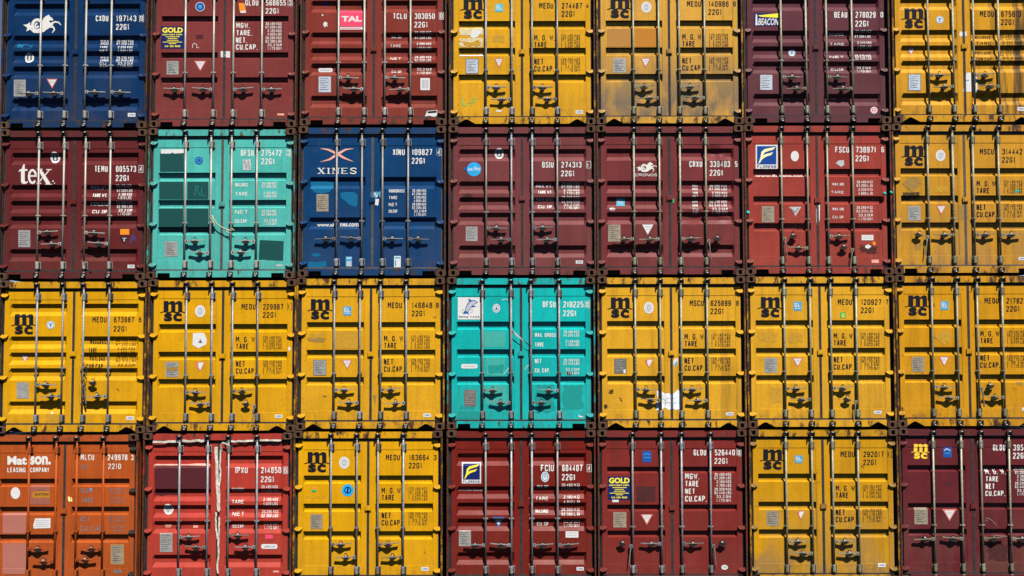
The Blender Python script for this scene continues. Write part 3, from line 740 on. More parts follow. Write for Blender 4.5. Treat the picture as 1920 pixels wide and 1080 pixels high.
def serif(word, x0, y0, x1, y1, m=None, thick=.22, thin=.09):
    S = {'X': [('k', (.1, 0, .9, 1)), ('n', (.85, 0, .52, .46)), ('n', (.46, .56, .12, 1)), ('b', (-.05, .4, 0)), ('b', (.62, 1.05, 0)), ('b', (-.05, .36, 1)), ('b', (.6, 1.05, 1))],
         'I': [('k', (.5, 0, .5, 1)), ('b', (.1, .9, 0)), ('b', (.1, .9, 1))],
         'N': [('n', (.12, 0, .12, 1)), ('n', (.88, 0, .88, 1)), ('k', (.16, .02, .84, .98)), ('b', (-.05, .3, 0)), ('b', (.68, 1.08, 0)), ('b', (-.08, .32, 1))],
         'E': [('k', (.18, 0, .18, 1)), ('b', (0, .95, 0)), ('b', (0, 1, 1)), ('n', (.3, .5, .75, .5))],
         'S': [('c', [(.92, .24), (.85, .08), (.5, .02), (.18, .12), (.14, .3), (.35, .43), (.7, .56), (.9, .72), (.8, .92), (.5, .99), (.18, .92), (.1, .72)])]}
    A = {'I': .55}; tot = sum(A.get(c, 1) for c in word) + .25 * (len(word) - 1); u = (x1 - x0) / tot; h = y1 - y0; x = x0; out = []
    for ch in word:
        a = A.get(ch, 1) * u
        for kind, p in S[ch]:
            if kind == 'b': out.append(Rc(x + p[0] * a, y0 + p[2] * h - thin * h * p[2], x + p[1] * a, y0 + p[2] * h + thin * h * (1 - p[2]), m))
            elif kind == 'c': out.append(St([(x + q * a, y0 + r * h) for q, r in p], h * .17, m))
            else: out.append(St([(x + p[0] * a, y0 + p[1] * h), (x + p[2] * a, y0 + p[3] * h)], h * (thick if kind == 'k' else thin * 1.2), m))
        x += a + .25 * u
    return out
def wavy_tex(m='white'):
    """serif word: t, e, x and a broken full stop"""
    o = [Pg([(35, 322), (36, 319), (41, 316), (43.5, 309), (46.5, 308), (46.5, 317), (51.5, 317), (51.5, 320.5), (46.5, 320.5), (46.5, 338), (48, 341), (52, 340), (52, 342.5), (47.5, 345), (42, 344.5), (39.5, 341), (39.5, 320.8)], m)]
    o += [Rg(61, 331, 8.6, 14.0, 4.2, m, 40, 345), Rc(55.5, 328.6, 69.2, 331.4, m)]
    o += [Pg([(71, 318), (78, 318), (94, 342.5), (94, 345), (87, 345)], m), St([(92, 319.5), (84.5, 329)], 2.0, m), St([(79.5, 333.5), (72.5, 343.5)], 2.0, m),
          Rc(69.5, 316.6, 80, 318, m), Rc(87, 317.2, 97, 319, m), Rc(69, 343.2, 77.5, 345, m), Rc(85.5, 345, 98, 346.2, m), Rc(98.5, 338.5, 101, 341, m), Rc(101.5, 342.5, 103.5, 344.5, m)]
    return o

# ------------------------------------------------------------------ where the containers stand (photo pixel of left edge and seams between tiers)
LEFT = [[-2, 279, 561, 841, 1119, 1396, 1676], [-3, 276, 559, 841, 1119, 1397, 1675], [-4.2, 277, 556, 839, 1122, 1402.5, 1682.5], [-19, 269.5, 551.5, 839, 1122, 1406, 1687]]
MEAS_Y = [235, 378, 663, 815]
SEAM = [[241.2, 239.2, 236, 235.6, 234.2, 233.7, 232.2], [526.3, 523, 519.6, 518.2, 517.2, 516, 514.8], [812, 810.5, 806.2, 805, 804.2, 801.5, 799.8]]
BASE = []
for col in range(7):
    zz = [unproj(LEFT[1][col] + 138.2, SEAM[k][col])[1] for k in range(3)]
    BASE.append(sum(zz[k] + (k - 1) * 2.5075 for k in range(3)) / 3)      # mean height of the seam below the second tier
PITCH = 2.5075
GROUND = min(BASE) - 2 * PITCH
rnd = random.Random(5)

PAIR = 'RLRL'; SINGLE = 'LLRR'
def container(r, col, ty, rgb, label, bars, handles, hys, marks, notch='rect', rubber='rubber', metal=None, rust=0.35, prust=0.8, dents=(), fpaint=None, e=1.66, latch=True, hinge=None, **pk):
    """handles: one letter per bar, R or L for a thrown handle, r or l for one hanging loose; hys: pixel heights"""
    c = Cont(); c.ty = ty; c.seed = r * 7 + col + 1; c.dents = dents
    cx, _ = unproj(LEFT[r][col] + 138.2, MEAS_Y[r])
    c.x = cx - W / 2 + 0.0; c.z = BASE[col] + (1 - r) * PITCH; c.y = 0.0
    root = bpy.data.objects.new('shipping_container', None); C.objects.link(root); root.location = (c.x, 0, c.z); root.empty_display_size = 0.4
    root['label'] = label; root['category'] = 'shipping container'; root['group'] = 'shipping containers stacked door end out'
    base = alb(rgb, e)
    pm = paint('door_paint', base, c.seed, rust=rust, **pk)
    fp = frame_paint('frame_paint', alb(fpaint, e) if fpaint else tuple(x * 0.92 for x in base), c.seed, prust * 0.28 + rust * 0.25)
    pp = frame_paint('post_paint', tuple(x * 0.7 for x in base), c.seed + 40, prust)
    link('body', body_mesh(pm), root)
    for s in (0, 1): link('corner_post', post_mesh(s, pp), root)
    for x in (0.081, W - 0.081):
        for z in (0.059, H - 0.059): link('corner_casting', CAST, root, (x, 0, z))
    link('header_beam', header_mesh(fp), root); link('sill_beam', sill_mesh(fp, notch), root)
    mm = pm if metal == 'paint' else M[metal or ('zinc_pale' if r + col < 3 and r < 2 else 'zinc')]
    S = iron_set(mm)
    doors = []
    hm = M[hinge] if hinge else pm; hinges = [hinge_mesh(hm, 1), hinge_mesh(hm, -1)]
    hz = [H - 0.245, H - 0.920, H - 1.595, H - 2.270]
    for s in (0, 1):
        d = link('door', door_mesh(ty, s, pm, c.seed, dents), root); doors.append(d)
        link('door_gasket', GASK[rubber][s], d)
        for z in hz: link('hinge', hinges[s], d, (XL0 if s == 0 else XR1, 0, z))
    for k, px in enumerate(bars):
        d = doors[k // 2]
        x, _ = unproj(px, MEAS_Y[r] + (160 if r == 3 else -120 if r == 0 else 0), YBAR); x -= c.x
        link('locking_bar', S['bar'], d, (x, YBAR, 0))
        link('bar_bracket', S['bracket'], d, (x, YBAR, 0.245)); link('bar_bracket', S['bracket'], d, (x, YBAR, H - 0.265))
        link('bar_guide', S['guide'], d, (x, YBAR, 0.930 if ty != 'B' else 1.07))
        link('cam_keeper', KEEP_B, d, (x, 0, 0.082)); link('cam_keeper', KEEP_T, d, (x, 0, H - 0.080))
        hd = handles[k]; hy = hys[k % len(hys)]
        _, z = unproj(px, hy, 0.02); z -= c.z
        sg = 1 if hd in 'Rr' else -1
        ho = link('door_handle', S['hr'] if sg > 0 else S['hl'], d, (x, YBAR - 0.006, z))
        if hd in 'rl':
            ho.rotation_euler = (0, math.radians(84) * sg, 0)      # hanging straight down beside the bar
            ho.location.x += 0.03 * sg; ho.location.z -= 0.0
            ct = link('handle_catch', CATCH, d, (x + sg * 0.175, 0, z + 0.01)); ct.rotation_euler = (0, math.radians(rnd.uniform(-14, 14)), 0)
        else:
            ho.rotation_euler = (0, math.radians(rnd.uniform(-4, 4)), 0)
            link('handle_catch', CATCH, d, (x + sg * 0.170, 0, z))
    if latch:
        mb = MB(); mb.box(-0.050, 0.052, -0.042, 0.045, YD, 0.038, pm); mb.box(-0.030, 0.046, -0.030, 0.030, 0.052, 0.026, pm)
        lz = {'A': H - 1.255, 'B': H - 1.200, 'C': H - 1.27, 'D': H - 1.22}[ty]
        link('seal_box', mb.mesh('seal_box'), doors[1], (1.222, 0, lz))
    xm, _ = unproj(LEFT[r][col] + 138.2, MEAS_Y[r], YD)
    flat = []
    for q in marks: flat += q if isinstance(q, list) else [q]
    for name, mat, shapes in flat:
        if name in ('lettering', 'serial_number', 'weight_table'):
            for s in (0, 1):
                sub = [q for q in shapes if q[1] and ((unproj(sum(p[0] for p in q[1]) / len(q[1]), 500, YD)[0] - c.x > W / 2) == bool(s))]
                if sub: drape(c, sub, mat, name, doors[s])
        else:
            q = shapes[0][1]; ax = unproj(sum(p[0] for p in q) / len(q), 500, YD)[0] - c.x
            drape(c, shapes, mat, name, doors[1 if ax > W / 2 else 0], 0.0022 if name in ('paint_patch', 'stain') else 0.0034)
    return c, root, doors
def L_(*sh, m='white'):
    """serial number first, then the weight table and any other words"""
    return [('serial_number' if k == 0 else 'lettering' if k > 2 else 'weight_table', m, s if isinstance(s, list) else [s]) for k, s in enumerate(sh)]
def K(name, shapes, m='film'): return (name, m, shapes if isinstance(shapes, list) else [shapes])

YEL = (233, 172, 26); YEL2 = (234, 171, 6); YEL3 = (234, 174, 40)
ALL = {}

# ============================================================ top tier
ALL[0, 0] = container(0, 0, 'B', (0, 52, 98), 'dark blue container with a white winged seahorse emblem, door number 197143', [75.2, 121.9, 160.3, 207.9], SINGLE, [175, 175, 172, 172], [
    L_(ident('CXDU', '197143', '9', 179.6, 29, 218, None, h=11, cw=23.7, gap=16), rows(['MAX', 'GROSS', 'TARE', 'NET', 'MAX', 'CARGO', 'CU.', 'CAP'], 187, 202, [73, 78, 86, 93.4, 105, 110.2, 117, 123], 4.4, 'white', .01),
       rows(['30.480 KGS', '67.200 LBS', '2.250 KGS', '4.960 LBS', '28.230 KGS', '62.240 LBS', '33.2 CU.M', '1.170 CU.FT'], 217, 248.6, [72.8, 78, 86, 93.4, 104.8, 110.2, 117, 123], 4.6, 'white', .004)),
    K('logo', horse(42, 27.5, 115.5, 62.8)), K('sticker', iicl(53.4, 107.5, 8.6)), K('warning_sticker', tri(87.5, 148, 108, 166)),
    K('data_plate', plate(26, 149.3, 48.2, 181)), K('sticker', cim(240, 212)),
    K('paint_patch', [Rag(31, 83, 60, 90, 'blue_pale', 2.2, 4)])], rust=0.1, dirt=0.25)
ALL[0, 1] = container(0, 1, 'C', (134, 58, 56), 'dull red container with a navy and yellow panel and an orange sticker, number 568655', [347, 400.3, 437.3, 490.7], SINGLE, [167.6], latch=False, marks=[
    L_(ident('GLDU', '568655', '3', 460, 0, 498.5, None, h=10.6, cw=24.5, cx=541.5), [T('MGW.', 443, 43, 468.5, 53, None, .02), T('TARE.', 443, 56.5, 473, 67, None, .02), T('NET.', 442.5, 70, 463, 80.5, None, .02), T('CU.CAP.', 442.5, 83, 483, 93.5, None, .02)],
       rows(['30.480 KGS', '67.200 LBS', '2.185 KGS', '4.820 LBS', '28.295 KGS', '62.380 LBS', '33.2 CU.M', '1.173 CU.FT'], 498, 528, [42, 48.4, 55.3, 61.7, 68.6, 75, 81.8, 88.4], 5.0, 'white', .008),
       [St([(361, 90), (361, 84), (365, 81), (369, 84), (369, 89), (373, 90)], .9)]),
    K('logo', gold(302.3, 49.5, 345, 91)), K('sticker', [El(375.3, 12.6, 8.8, 8.8, 'film'), El(375.3, 12.6, 7.8, 7.8, 'deep_blue'), El(375.3, 12.6, 3.4, 3.8, 'gl_blue')]),
    K('sticker', [Pg([(447.5, 5.5), (458.5, 6.5), (461.5, 24), (451, 24.5)], 'film'), Pg([(447.5, 5.5), (458.5, 6.5), (460.6, 20), (449.4, 21)], 'orange_film')]),
    K('sticker', [Pg([(414, 96), (431.5, 96.5), (431.5, 108.3), (414.4, 107.5)], 'film'), Rc(417, 99, 428, 100.5, 'grey_film'), Rc(417, 103, 425, 104, 'grey_film')]),
    K('warning_sticker', tri(364, 114, 387, 134)), K('data_plate', plate(312.5, 114.5, 335, 140)), K('sticker', [Rc(520, 213, 533, 216.5, 'salmon')]),
    K("paint_patch", [Rc(367.5, 65, 381, 73, "maroon_dark")])], rust=0.2)
ALL[0, 2] = container(0, 2, 'B', (140, 56, 46), 'brick red container with a pink panel of white letters, number 303050', [634.5, 683, 721.4, 769.5], PAIR, [145, 166.8], [
    L_(ident('TCLU', '303050', '0', 737, 24.8, 777.5, None, h=11, cw=25.5, cx=825, gap=16), rows(['MAX. GROSS', 'TARE', 'NET', 'CU. CAP'], 731.5, 752, [65.6, 83.5, 107, 131], 5, 'white', .0),
       rows(['30.480 KGS', '67.200 LBS', '2.200 KGS', '4.850 LBS', '28.280 KGS', '62.350 LBS', '33.2 CU.M', '1.172 CU.FT'], 777.5, 808.5, [58.5, 67, 79.5, 88, 103.5, 110.5, 126.5, 133.5], 4.9, 'white', .004)),
    K('logo', [Rc(637.6, 19.5, 680, 49.6, 'pink_film'), TF('TAL', 640.5, 30, 678, 40.5, 'film', .035), Rc(637.6, 50.6, 680, 55.5, 'film'), Rc(640, 52.2, 677, 53.6, 'pink_film')]),
    K('sticker', [Rc(599, 126.5, 620, 134, 'film'), El(599, 130.2, 3, 3.7, 'film'), El(620, 130.2, 3, 3.7, 'film'), Rc(599, 129.2, 620, 131, 'grey_film')]),
    K('data_plate', plate(597.5, 143.5, 620.5, 173, 'plate_blue')), K('sticker', [Rc(788.3, 146.4, 806, 169, 'film'), Rc(791, 149.5, 803.3, 165.5, 'grey_film'), Rc(796.5, 149.5, 797.4, 165.5, 'film')]),
    K('sticker', [Pg([(801, 208), (820, 206.5), (820.5, 216), (814, 220), (806, 217), (797, 218.5)], 'film'), Pg([(802, 209), (819, 207.5), (819, 211.5), (802, 213)], 'black')]),
    K('stain', [Rag(607, 42, 614, 50, 'film', 1.6, 9), Rc(603.5, 27, 606, 30, 'film')]), K('sticker', [Rc(606, 3, 616, 8.5, 'deep_blue')])], rust=0.3)
ALL[0, 3] = container(0, 3, 'A', YEL, 'yellow container with torn white paper beside a bar and green scrawl, number 274487', [911, 959.6, 997.5, 1045], PAIR, [164, 185.7], [
    L_(ident('MEDU', '274487', '4', 1011, 5.5, 1053.5, None, cx=1099, box=False), msc_weights(281.5, -564, -563), m='black'),
    K('logo', msc_logo(286.3, -563.5), 'black'), K('sticker', gl(928.5, 7.5, 943, 22, 'cyan_film')), K('warning_sticker', tri(926.5, 109.5, 944.5, 127.5)),
    K('data_plate', [Rc(873, 110, 897.5, 138.5, 'plate_dark')] + plate(874.5, 111.5, 896, 137, 'plate_blue')), K('sticker', cim(1079.3, 207, 13.5, 6.5)),
    K('paper', [Rag(862, 51.5, 905.5, 66, 'smear', 1.6, 3), Pg([(885, 56), (904, 57), (896, 69), (888, 72), (882, 69)], 'film'), Rag(862, 72, 905, 88, 'smear', 1.8, 12), Rag(862, 101.5, 907, 105, 'paper', .8, 5), Pg([(866, 77), (884, 80), (898, 74), (902, 86), (872, 87)], 'ghost')]),
    K('scrawl', [St([(869, 183), (867.5, 192), (869, 199), (874, 197), (875, 193)], 2.2), Rc(879, 191.5, 883, 193.3), St([(885, 199), (886, 185), (889.5, 184), (890, 190), (886, 192.5)], 2.0)], 'green_paint'),
    K('sticker', [Pg([(931, 206.5), (943, 207), (939, 210), (929, 209.5)], 'film')]), K('stain', [Rag(924, 66, 946, 79, 'ghost', 1.2, 2)])], notch='tri', rust=0.5, dirt=0.3)
ALL[0, 4] = container(0, 4, 'A', (226, 170, 66), 'faded yellow container stained grey along its lower half, number 140986', [1187.6, 1235.3, 1273.7, 1321.5], PAIR, [163, 183.4], [
    L_(ident('MEDU', '140986', '6', 1288, 2, 1328.5, None, cx=1374.5, box=False), msc_weights(559.2, -565.6, -564.6, 'black', 'black_worn'), m='black'),
    K('logo', msc_logo(561.8, -565), 'black'), K('sticker', oval(1211.8, 13.6, 9.4, 10.4)), K('warning_sticker', tri(1200.5, 109, 1220.5, 127)),
    K('data_plate', plate(1149.5, 109, 1173.5, 136.5)), K('paint_patch', [Rc(1191.5, 51, 1231, 88, 'ochre')]), K('paint_patch', [Rc(1138, 53, 1184.5, 87.5, 'ochre_pale')])],
    notch='tri', rust=0.35, dirt=0.45, grime=0.95, metal='zinc_warm')
ALL[0, 5] = container(0, 5, 'B', (102, 52, 62), 'plum container with a lighthouse panel throwing a yellow beam, number 278029', [1465, 1511.8, 1550, 1598], PAIR, [144, 165.5], [
    L_(ident('BEAU', '278029', '0', 1564, 22, 1604, None, h=11.6, cw=24.5, cx=1650.5, box=False, gap=16.6), rows(['MAX.GROSS', 'TARE', 'NET', 'CU CAP'], 1556, 1583, [61, 80.5, 104, 127], 4.6, 'white', 0),
       rows(['30.480 KGS', '67.200 LBS', '2.210 KGS', '4.870 LBS', '28.270 KGS', '62.330 LBS', '33.2 CU.M', '1.172 CU.FT'], 1604, 1634, [56.3, 65, 77.6, 85.4, 101.5, 107.6, 124, 131], 4.6, 'white', .0)),
    K('logo', [Rc(1413.8, 24.5, 1460.5, 48.7, 'navy'), Pg([(1421, 29), (1460.5, 24.8), (1460.5, 33.5), (1426, 31.5)], 'yellow_film'), Pg([(1416.3, 47.5), (1416.8, 28), (1418.3, 26), (1419.6, 28), (1420.4, 47.5)], 'film'), TF('BEACON', 1421, 34.5, 1458.5, 47.3, 'film', .01, 2.0)]),
    K('sticker', tround(1486, 97.8, 6.6)), K('data_plate', plate(1425.5, 140.5, 1448, 168.5, 'plate_blue')),
    K('sticker', [El(1638.5, 206.8, 6.6, 6.4, 'film'), Rg(1638.5, 206.8, 4.6, 4.4, 1.2, 'pink_film'), Rc(1635.5, 206, 1641.5, 207.6, 'pink_film')])], rust=0.15, metal='zinc_warm')
ALL[0, 6] = container(0, 6, 'B', (226, 162, 32), 'yellow container streaked black down its right door, torn paper by the seam, number 675813', [1741, 1788, 1826.3, 1873.3], PAIR, [140.7, 162], [
    L_(ident('MEDU', '675813', '', 1837, 20.8, 1877, None, h=10.8), rows(['MAXGROSS', 'TARE', 'PAYLOAD', 'CUB.CAP'], 1830, 1859, [66, 78, 95, 107.5], 6.5, 'black_worn', .01),
       rows(['30.480 KGS', '67.200 LBS', '2.220 KGS', '4.890 LBS', '28.260 KGS', '62.310 LBS', '33.2 CUM', '1.170 CUFT'], 1876, 1915, [64, 70, 77, 84, 93, 99, 106, 113], 4.6, 'black_worn', 0), m='black'),
    K('logo', msc_logo(1113, -546), 'black'), K('sticker', tround(1762, 37, 7.2)), K('warning_sticker', tri(1702, 87.5, 1718, 103)),
    K('data_plate', [Rc(1702.5, 138.5, 1727, 170.5, 'plate_dark')] + plate(1704, 140, 1725.5, 169, 'plate_blue')),
    K('paper', [Pg([(1812, 137), (1822, 135.5), (1831, 139), (1833, 172), (1805.5, 172.5), (1808, 152)], 'film'), Rc(1809, 150, 1831, 152, 'gl_blue')]),
    K('sticker', [Rag(1799, 60, 1813, 68, 'film', 1.3, 7)]), K('sticker', cim(1907.5, 201, 13.5, 7))], notch='tri', rust=0.45, streak=0.9, metal='zinc_warm')

# ============================================================ second tier
ALL[1, 0] = container(1, 0, 'B', (104, 36, 38), 'dark maroon container with big white serif letters and an orange sticker, number 005573', [71.4, 118.7, 159.2, 205.8], PAIR, [435.5, 456.8], [
    L_(ident('TEMU', '005573', '4', 177.5, 311, 217.5, None, h=11.6, cw=24.5, cx=262, gap=17), rows(['MAX.WT.', 'TARE WT.', 'PAYLOAD', 'CU. CAP.'], 169, 201, [348, 362.5, 378.5, 393.3], 7, 'white', .012),
       rows(['30.480 KGS', '67.200 LBS', '2.180 KGS', '4.810 LBS', '28.300 KGS', '62.390 LBS', '33.2 CUM', '1.170 CUFT'], 217.5, 246.5, [345.8, 354, 361.4, 368.3, 376.6, 384.4, 391.3, 398.5], 5.3, 'white', .004)),
    K('logo', wavy_tex(), 'white'), K('sticker', iicl(102, 295, 9.2)), K('data_plate', plate(34.5, 431.5, 57, 463.5)),
    K('sticker', [Rc(225.5, 429.5, 242.3, 440, 'orange_film')]), K('warning_sticker', [Pg([(225, 444), (241.5, 444), (233, 457)], 'black'), Rc(229, 446, 238, 447.2, 'grey_film'), Rc(231.8, 447, 234.4, 453, 'grey_film')]),
    K('stain', [St([(244, 456), (250, 440), (253, 452), (246, 444), (255, 447)], 1.4, 'deep_blue')]), K('sticker', cim(239.5, 496.5, 13.2, 6.2)),
    ], rust=0.12)
ALL[1, 1] = container(1, 1, 'A', (86, 196, 186), 'pale turquoise container with dark green painted-over patches, number 275472', [347, 395, 433.5, 481], 'RLRL', [452, 474, 472.6, 452], [
    L_(ident('DFSU', '275472', '3', 451.8, 281, 490.3, None, h=11.8, cw=24, cx=538.5, gap=15.6), rows(['MAX.GROSS', 'TARE', 'NET', 'CU.CAP.'], 441, 465, [343, 360, 394, 411], 7, 'white', .014),
       rows(['30.480 KGS', '67.200 LBS', '2.185 KGS', '4.820 LBS', '28.295 KGS', '62.380 LBS', '33.2 CU.M', '1.173 CU.FT'], 491, 518.5, [341.5, 347.5, 359.5, 365.5, 393.6, 399.6, 411, 417], 5, 'white', .006),
       [St([(365, 367), (367, 348), (372, 350), (369, 357), (376, 367)], .8, 'teal_mid'), St([(378, 352), (378, 366), (386, 367)], .8, 'teal_mid')]),
    K('paint_patch', [Rc(300, 286.5, 345, 322, 'teal_dark')]), K('sticker', [Pg([(302, 280), (345, 280), (345, 287), (326, 288), (324, 285.5), (320, 288), (302, 288)], 'film')]),
    K('paint_patch', [Rc(298.5, 341, 344, 374, 'teal_dark')]), K('paint_patch', [Rc(351, 341, 391, 374, 'teal_dark')]),
    K('paint_patch', [Rc(297.5, 391, 343.5, 435, 'teal_dark')]), K('paint_patch', [Rc(350, 391, 391, 435, 'teal_dark')]), K('paint_patch', [Pg([(487, 450), (532, 452), (531, 489), (485, 487)], 'teal_dark')]),
    K('sticker', [El(373, 301, 7.4, 7.2, 'deep_blue'), Rg(373, 301, 5, 5, 1.4, 'gl_blue')]), K('sticker', [Rag(455.5, 299, 470.5, 319, 'grey_film', .8, 3), St([(458, 301), (462, 316), (466, 303), (468, 317)], 1.4, 'tx_dark')]),
    K('data_plate', plate(309, 452.5, 333, 481)), K('sticker', [Rc(517.5, 496, 530, 499.5, 'grey_film')]),
    ], rubber='dusty_rubber', rust=0.1, dirt=0.3)
ALL[1, 2] = container(1, 2, 'D', (0, 64, 114), 'blue container with a salmon swoosh cross emblem and pale blue worn patches, number 109827', [631, 678.3, 717, 765], SINGLE, [447.2], [
    L_(ident('XINU', '109827', '4', 736.5, 279.5, 772.5, None, h=11.4, cw=22.5, cx=820.5, gap=16.3), rows(['MAX.GROSS', 'TARE', 'NET', 'CU.CAP'], 729, 745, [355, 367.5, 380.5, 393], 6, 'white', .012),
       [T('MAX.GROSS', 729, 355, 758.5, 361, None, .012)], rows(['30.480 KGS', '67.200 LBS', '2.200 KGS', '4.850 LBS', '28.280 KGS', '62.350 LBS', '33.2 CU.M', '1.170 CU.FT'], 773, 799, [354.8, 361, 367.6, 374, 380.6, 387, 393.4, 400], 5, 'white', .006),
       [T('www.xi', 593.5, 418, 625, 424, None, .014), T('nes.com', 637, 418, 671.5, 424, None, .014)]),
    K('logo', serif('XINES', 596, 315, 669, 326), 'white'), K('logo', [St([(601, 278.5), (615, 280.5), (630, 287), (645, 296), (662, 303)], [.6, 3.2, 5.2, 3.6, .6]), St([(663, 278.5), (648, 280.5), (633, 289), (618, 299), (601, 303.5)], [.6, 3.0, 5.0, 3.2, .6])], 'salmon'),
    K('paint_patch', [Pg([(581, 340), (600, 339), (626, 341), (624, 352), (618, 360), (604, 363), (590, 361), (583, 354)], 'blue_pale'), ]),
    K('paint_patch', [Pg([(638, 362), (648, 360), (664, 360), (671, 366), (670, 382), (668, 388), (655, 384), (648, 377), (640, 372)], 'blue_pale')]),
    K('paint_patch', [Pg([(578, 490), (592, 492), (612, 489), (612, 500), (600, 502), (577, 501)], 'blue_pale'), Pg([(583, 477), (596, 474), (602, 480), (590, 482)], 'blue_pale')]),
    K('data_plate', plate(593.5, 364, 616, 396.5, 'plate_tan')), K('paper', [Pg([(695, 361), (714, 358.5), (714.5, 369.5), (696, 371.5)], 'gl_blue'), St([(698, 369), (703, 362), (706, 369), (711, 361)], 1.6, 'film')]),
    K('paper', [Pg([(693.5, 371.5), (711, 373.5), (709, 385.5), (694, 382)], 'film')]), K('sticker', [Rc(648.5, 481, 660, 500, 'gl_blue'), Rc(650, 490, 659, 499, 'grey_film'), Rc(650, 483, 659, 484.6, 'film')]),
    K('sticker', [Rc(739, 480, 751.5, 502, 'film'), Rc(740, 482, 750.5, 485, 'gl_blue'), Rc(740.5, 488, 743, 499, 'gl_blue')])], rust=0.1, dirt=0.25, rubber='dusty_rubber')
ALL[1, 3] = container(1, 3, 'B', (124, 62, 64), 'dusky red container with a round sky blue sticker on its left door, number 274313', [911.5, 959, 998, 1045], PAIR, [426.8, 448.7], [
    L_(ident('BSIU', '274313', '1', 1016.5, 303.5, 1052.5, None, h=11, cw=21.5, cx=1101, gap=16.2), rows(['MAX.WT.', 'TARE WT.', 'PAYLOAD', 'CU. CAP.'], 1005, 1036, [345, 357, 370.5, 384], 6.4, 'white', .014),
       rows(['30.480 KGS', '67.200 LBS', '2.150 KGS', '4.740 LBS', '28.330 KGS', '62.460 LBS', '33.2 CUM', '1.170 CUFT'], 1053, 1086.5, [341.4, 347.4, 353.6, 360, 367.4, 374.4, 381, 387.2], 4.8, 'white', .0)),
    K('sticker', iicl(936, 287.5, 8.6)), K('logo', [El(888.8, 317.4, 13.4, 13.2, 'sky_film'), El(873, 317, 3.4, 3.4, 'deep_blue'), TF('ue', 877, 315.5, 886, 320, 'film', .0), TF('Sky', 888, 312.5, 901, 321, 'film', .0), Rc(882, 323, 896, 324, 'gl_blue')]),
    K('data_plate', plate(873.5, 425, 895.5, 452)), K('sticker', cim(1079.5, 488.5, 13.5, 5.8)), K('stain', [Rag(868, 363, 886, 376, 'maroon_smudge', 3, 6)])], rust=0.2)
ALL[1, 4] = container(1, 4, 'B', (126, 54, 56), 'dented maroon container with a small silver seahorse emblem and bright green seal, number 339403', [1189, 1236.9, 1275.5, 1323.9], 'LLRr', [447.5], [
    L_(ident('CRXU', '339403', '5', 1292.5, 302, 1331, None, h=11.4, cw=24, cx=1377.5, box=False, gap=16.3), rows(['MAX', 'GROSS', 'TARE', 'NET', 'MAX', 'CARGO', 'CU', 'CAP'], 1299, 1309, [345, 351, 359.5, 366, 375.5, 382, 389.5, 396.5], 4.8, 'white', .008),
       rows(['30.480 KGS', '67.200 LBS', '2.250 KGS', '4.960 LBS', '28.230 KGS', '62.240 LBS', '33.2 CU.M', '1.172 CU.FT'], 1331, 1364, [345, 351, 359.5, 366, 375.5, 382, 389.5, 396.5], 4.8, 'white', .0), [T('CRONOS', 1190.5, 325.5, 1232.5, 330.5, None, .02)]),
    K('logo', horse(1192, 303.5, 1233.5, 323), 'white'), K('sticker', gl(1156, 371, 1172, 385, 'cyan_film')), K('sticker', [El(1148, 392, 5.5, 2.6, 'film'), El(1149, 392, 3, 1.3, 'tx_dark')]),
    K('warning_sticker', [Pg([(1204, 421), (1225, 421), (1214.5, 440), ], 'film'), Rc(1209, 424.5, 1220, 426, 'grey_film'), Rc(1211, 429, 1218, 430, 'grey_film')]),
    K('data_plate', plate(1140.5, 421, 1163.5, 453, 'plate_tan')), K('seal', [Rc(1251.5, 372.5, 1264, 380, 'green_film'), Rc(1254, 374.5, 1262, 375.6, 'lime_film')])],
    rust=0.2, metal='zinc_warm', dents=[(1.95, 2.1, 0.17, 0.030), (2.08, 1.93, 0.12, -0.022), (2.15, 1.36, 0.2, 0.02), (1.6, 0.98, 0.18, 0.018), (2.1, 1.0, 0.16, -0.014)])
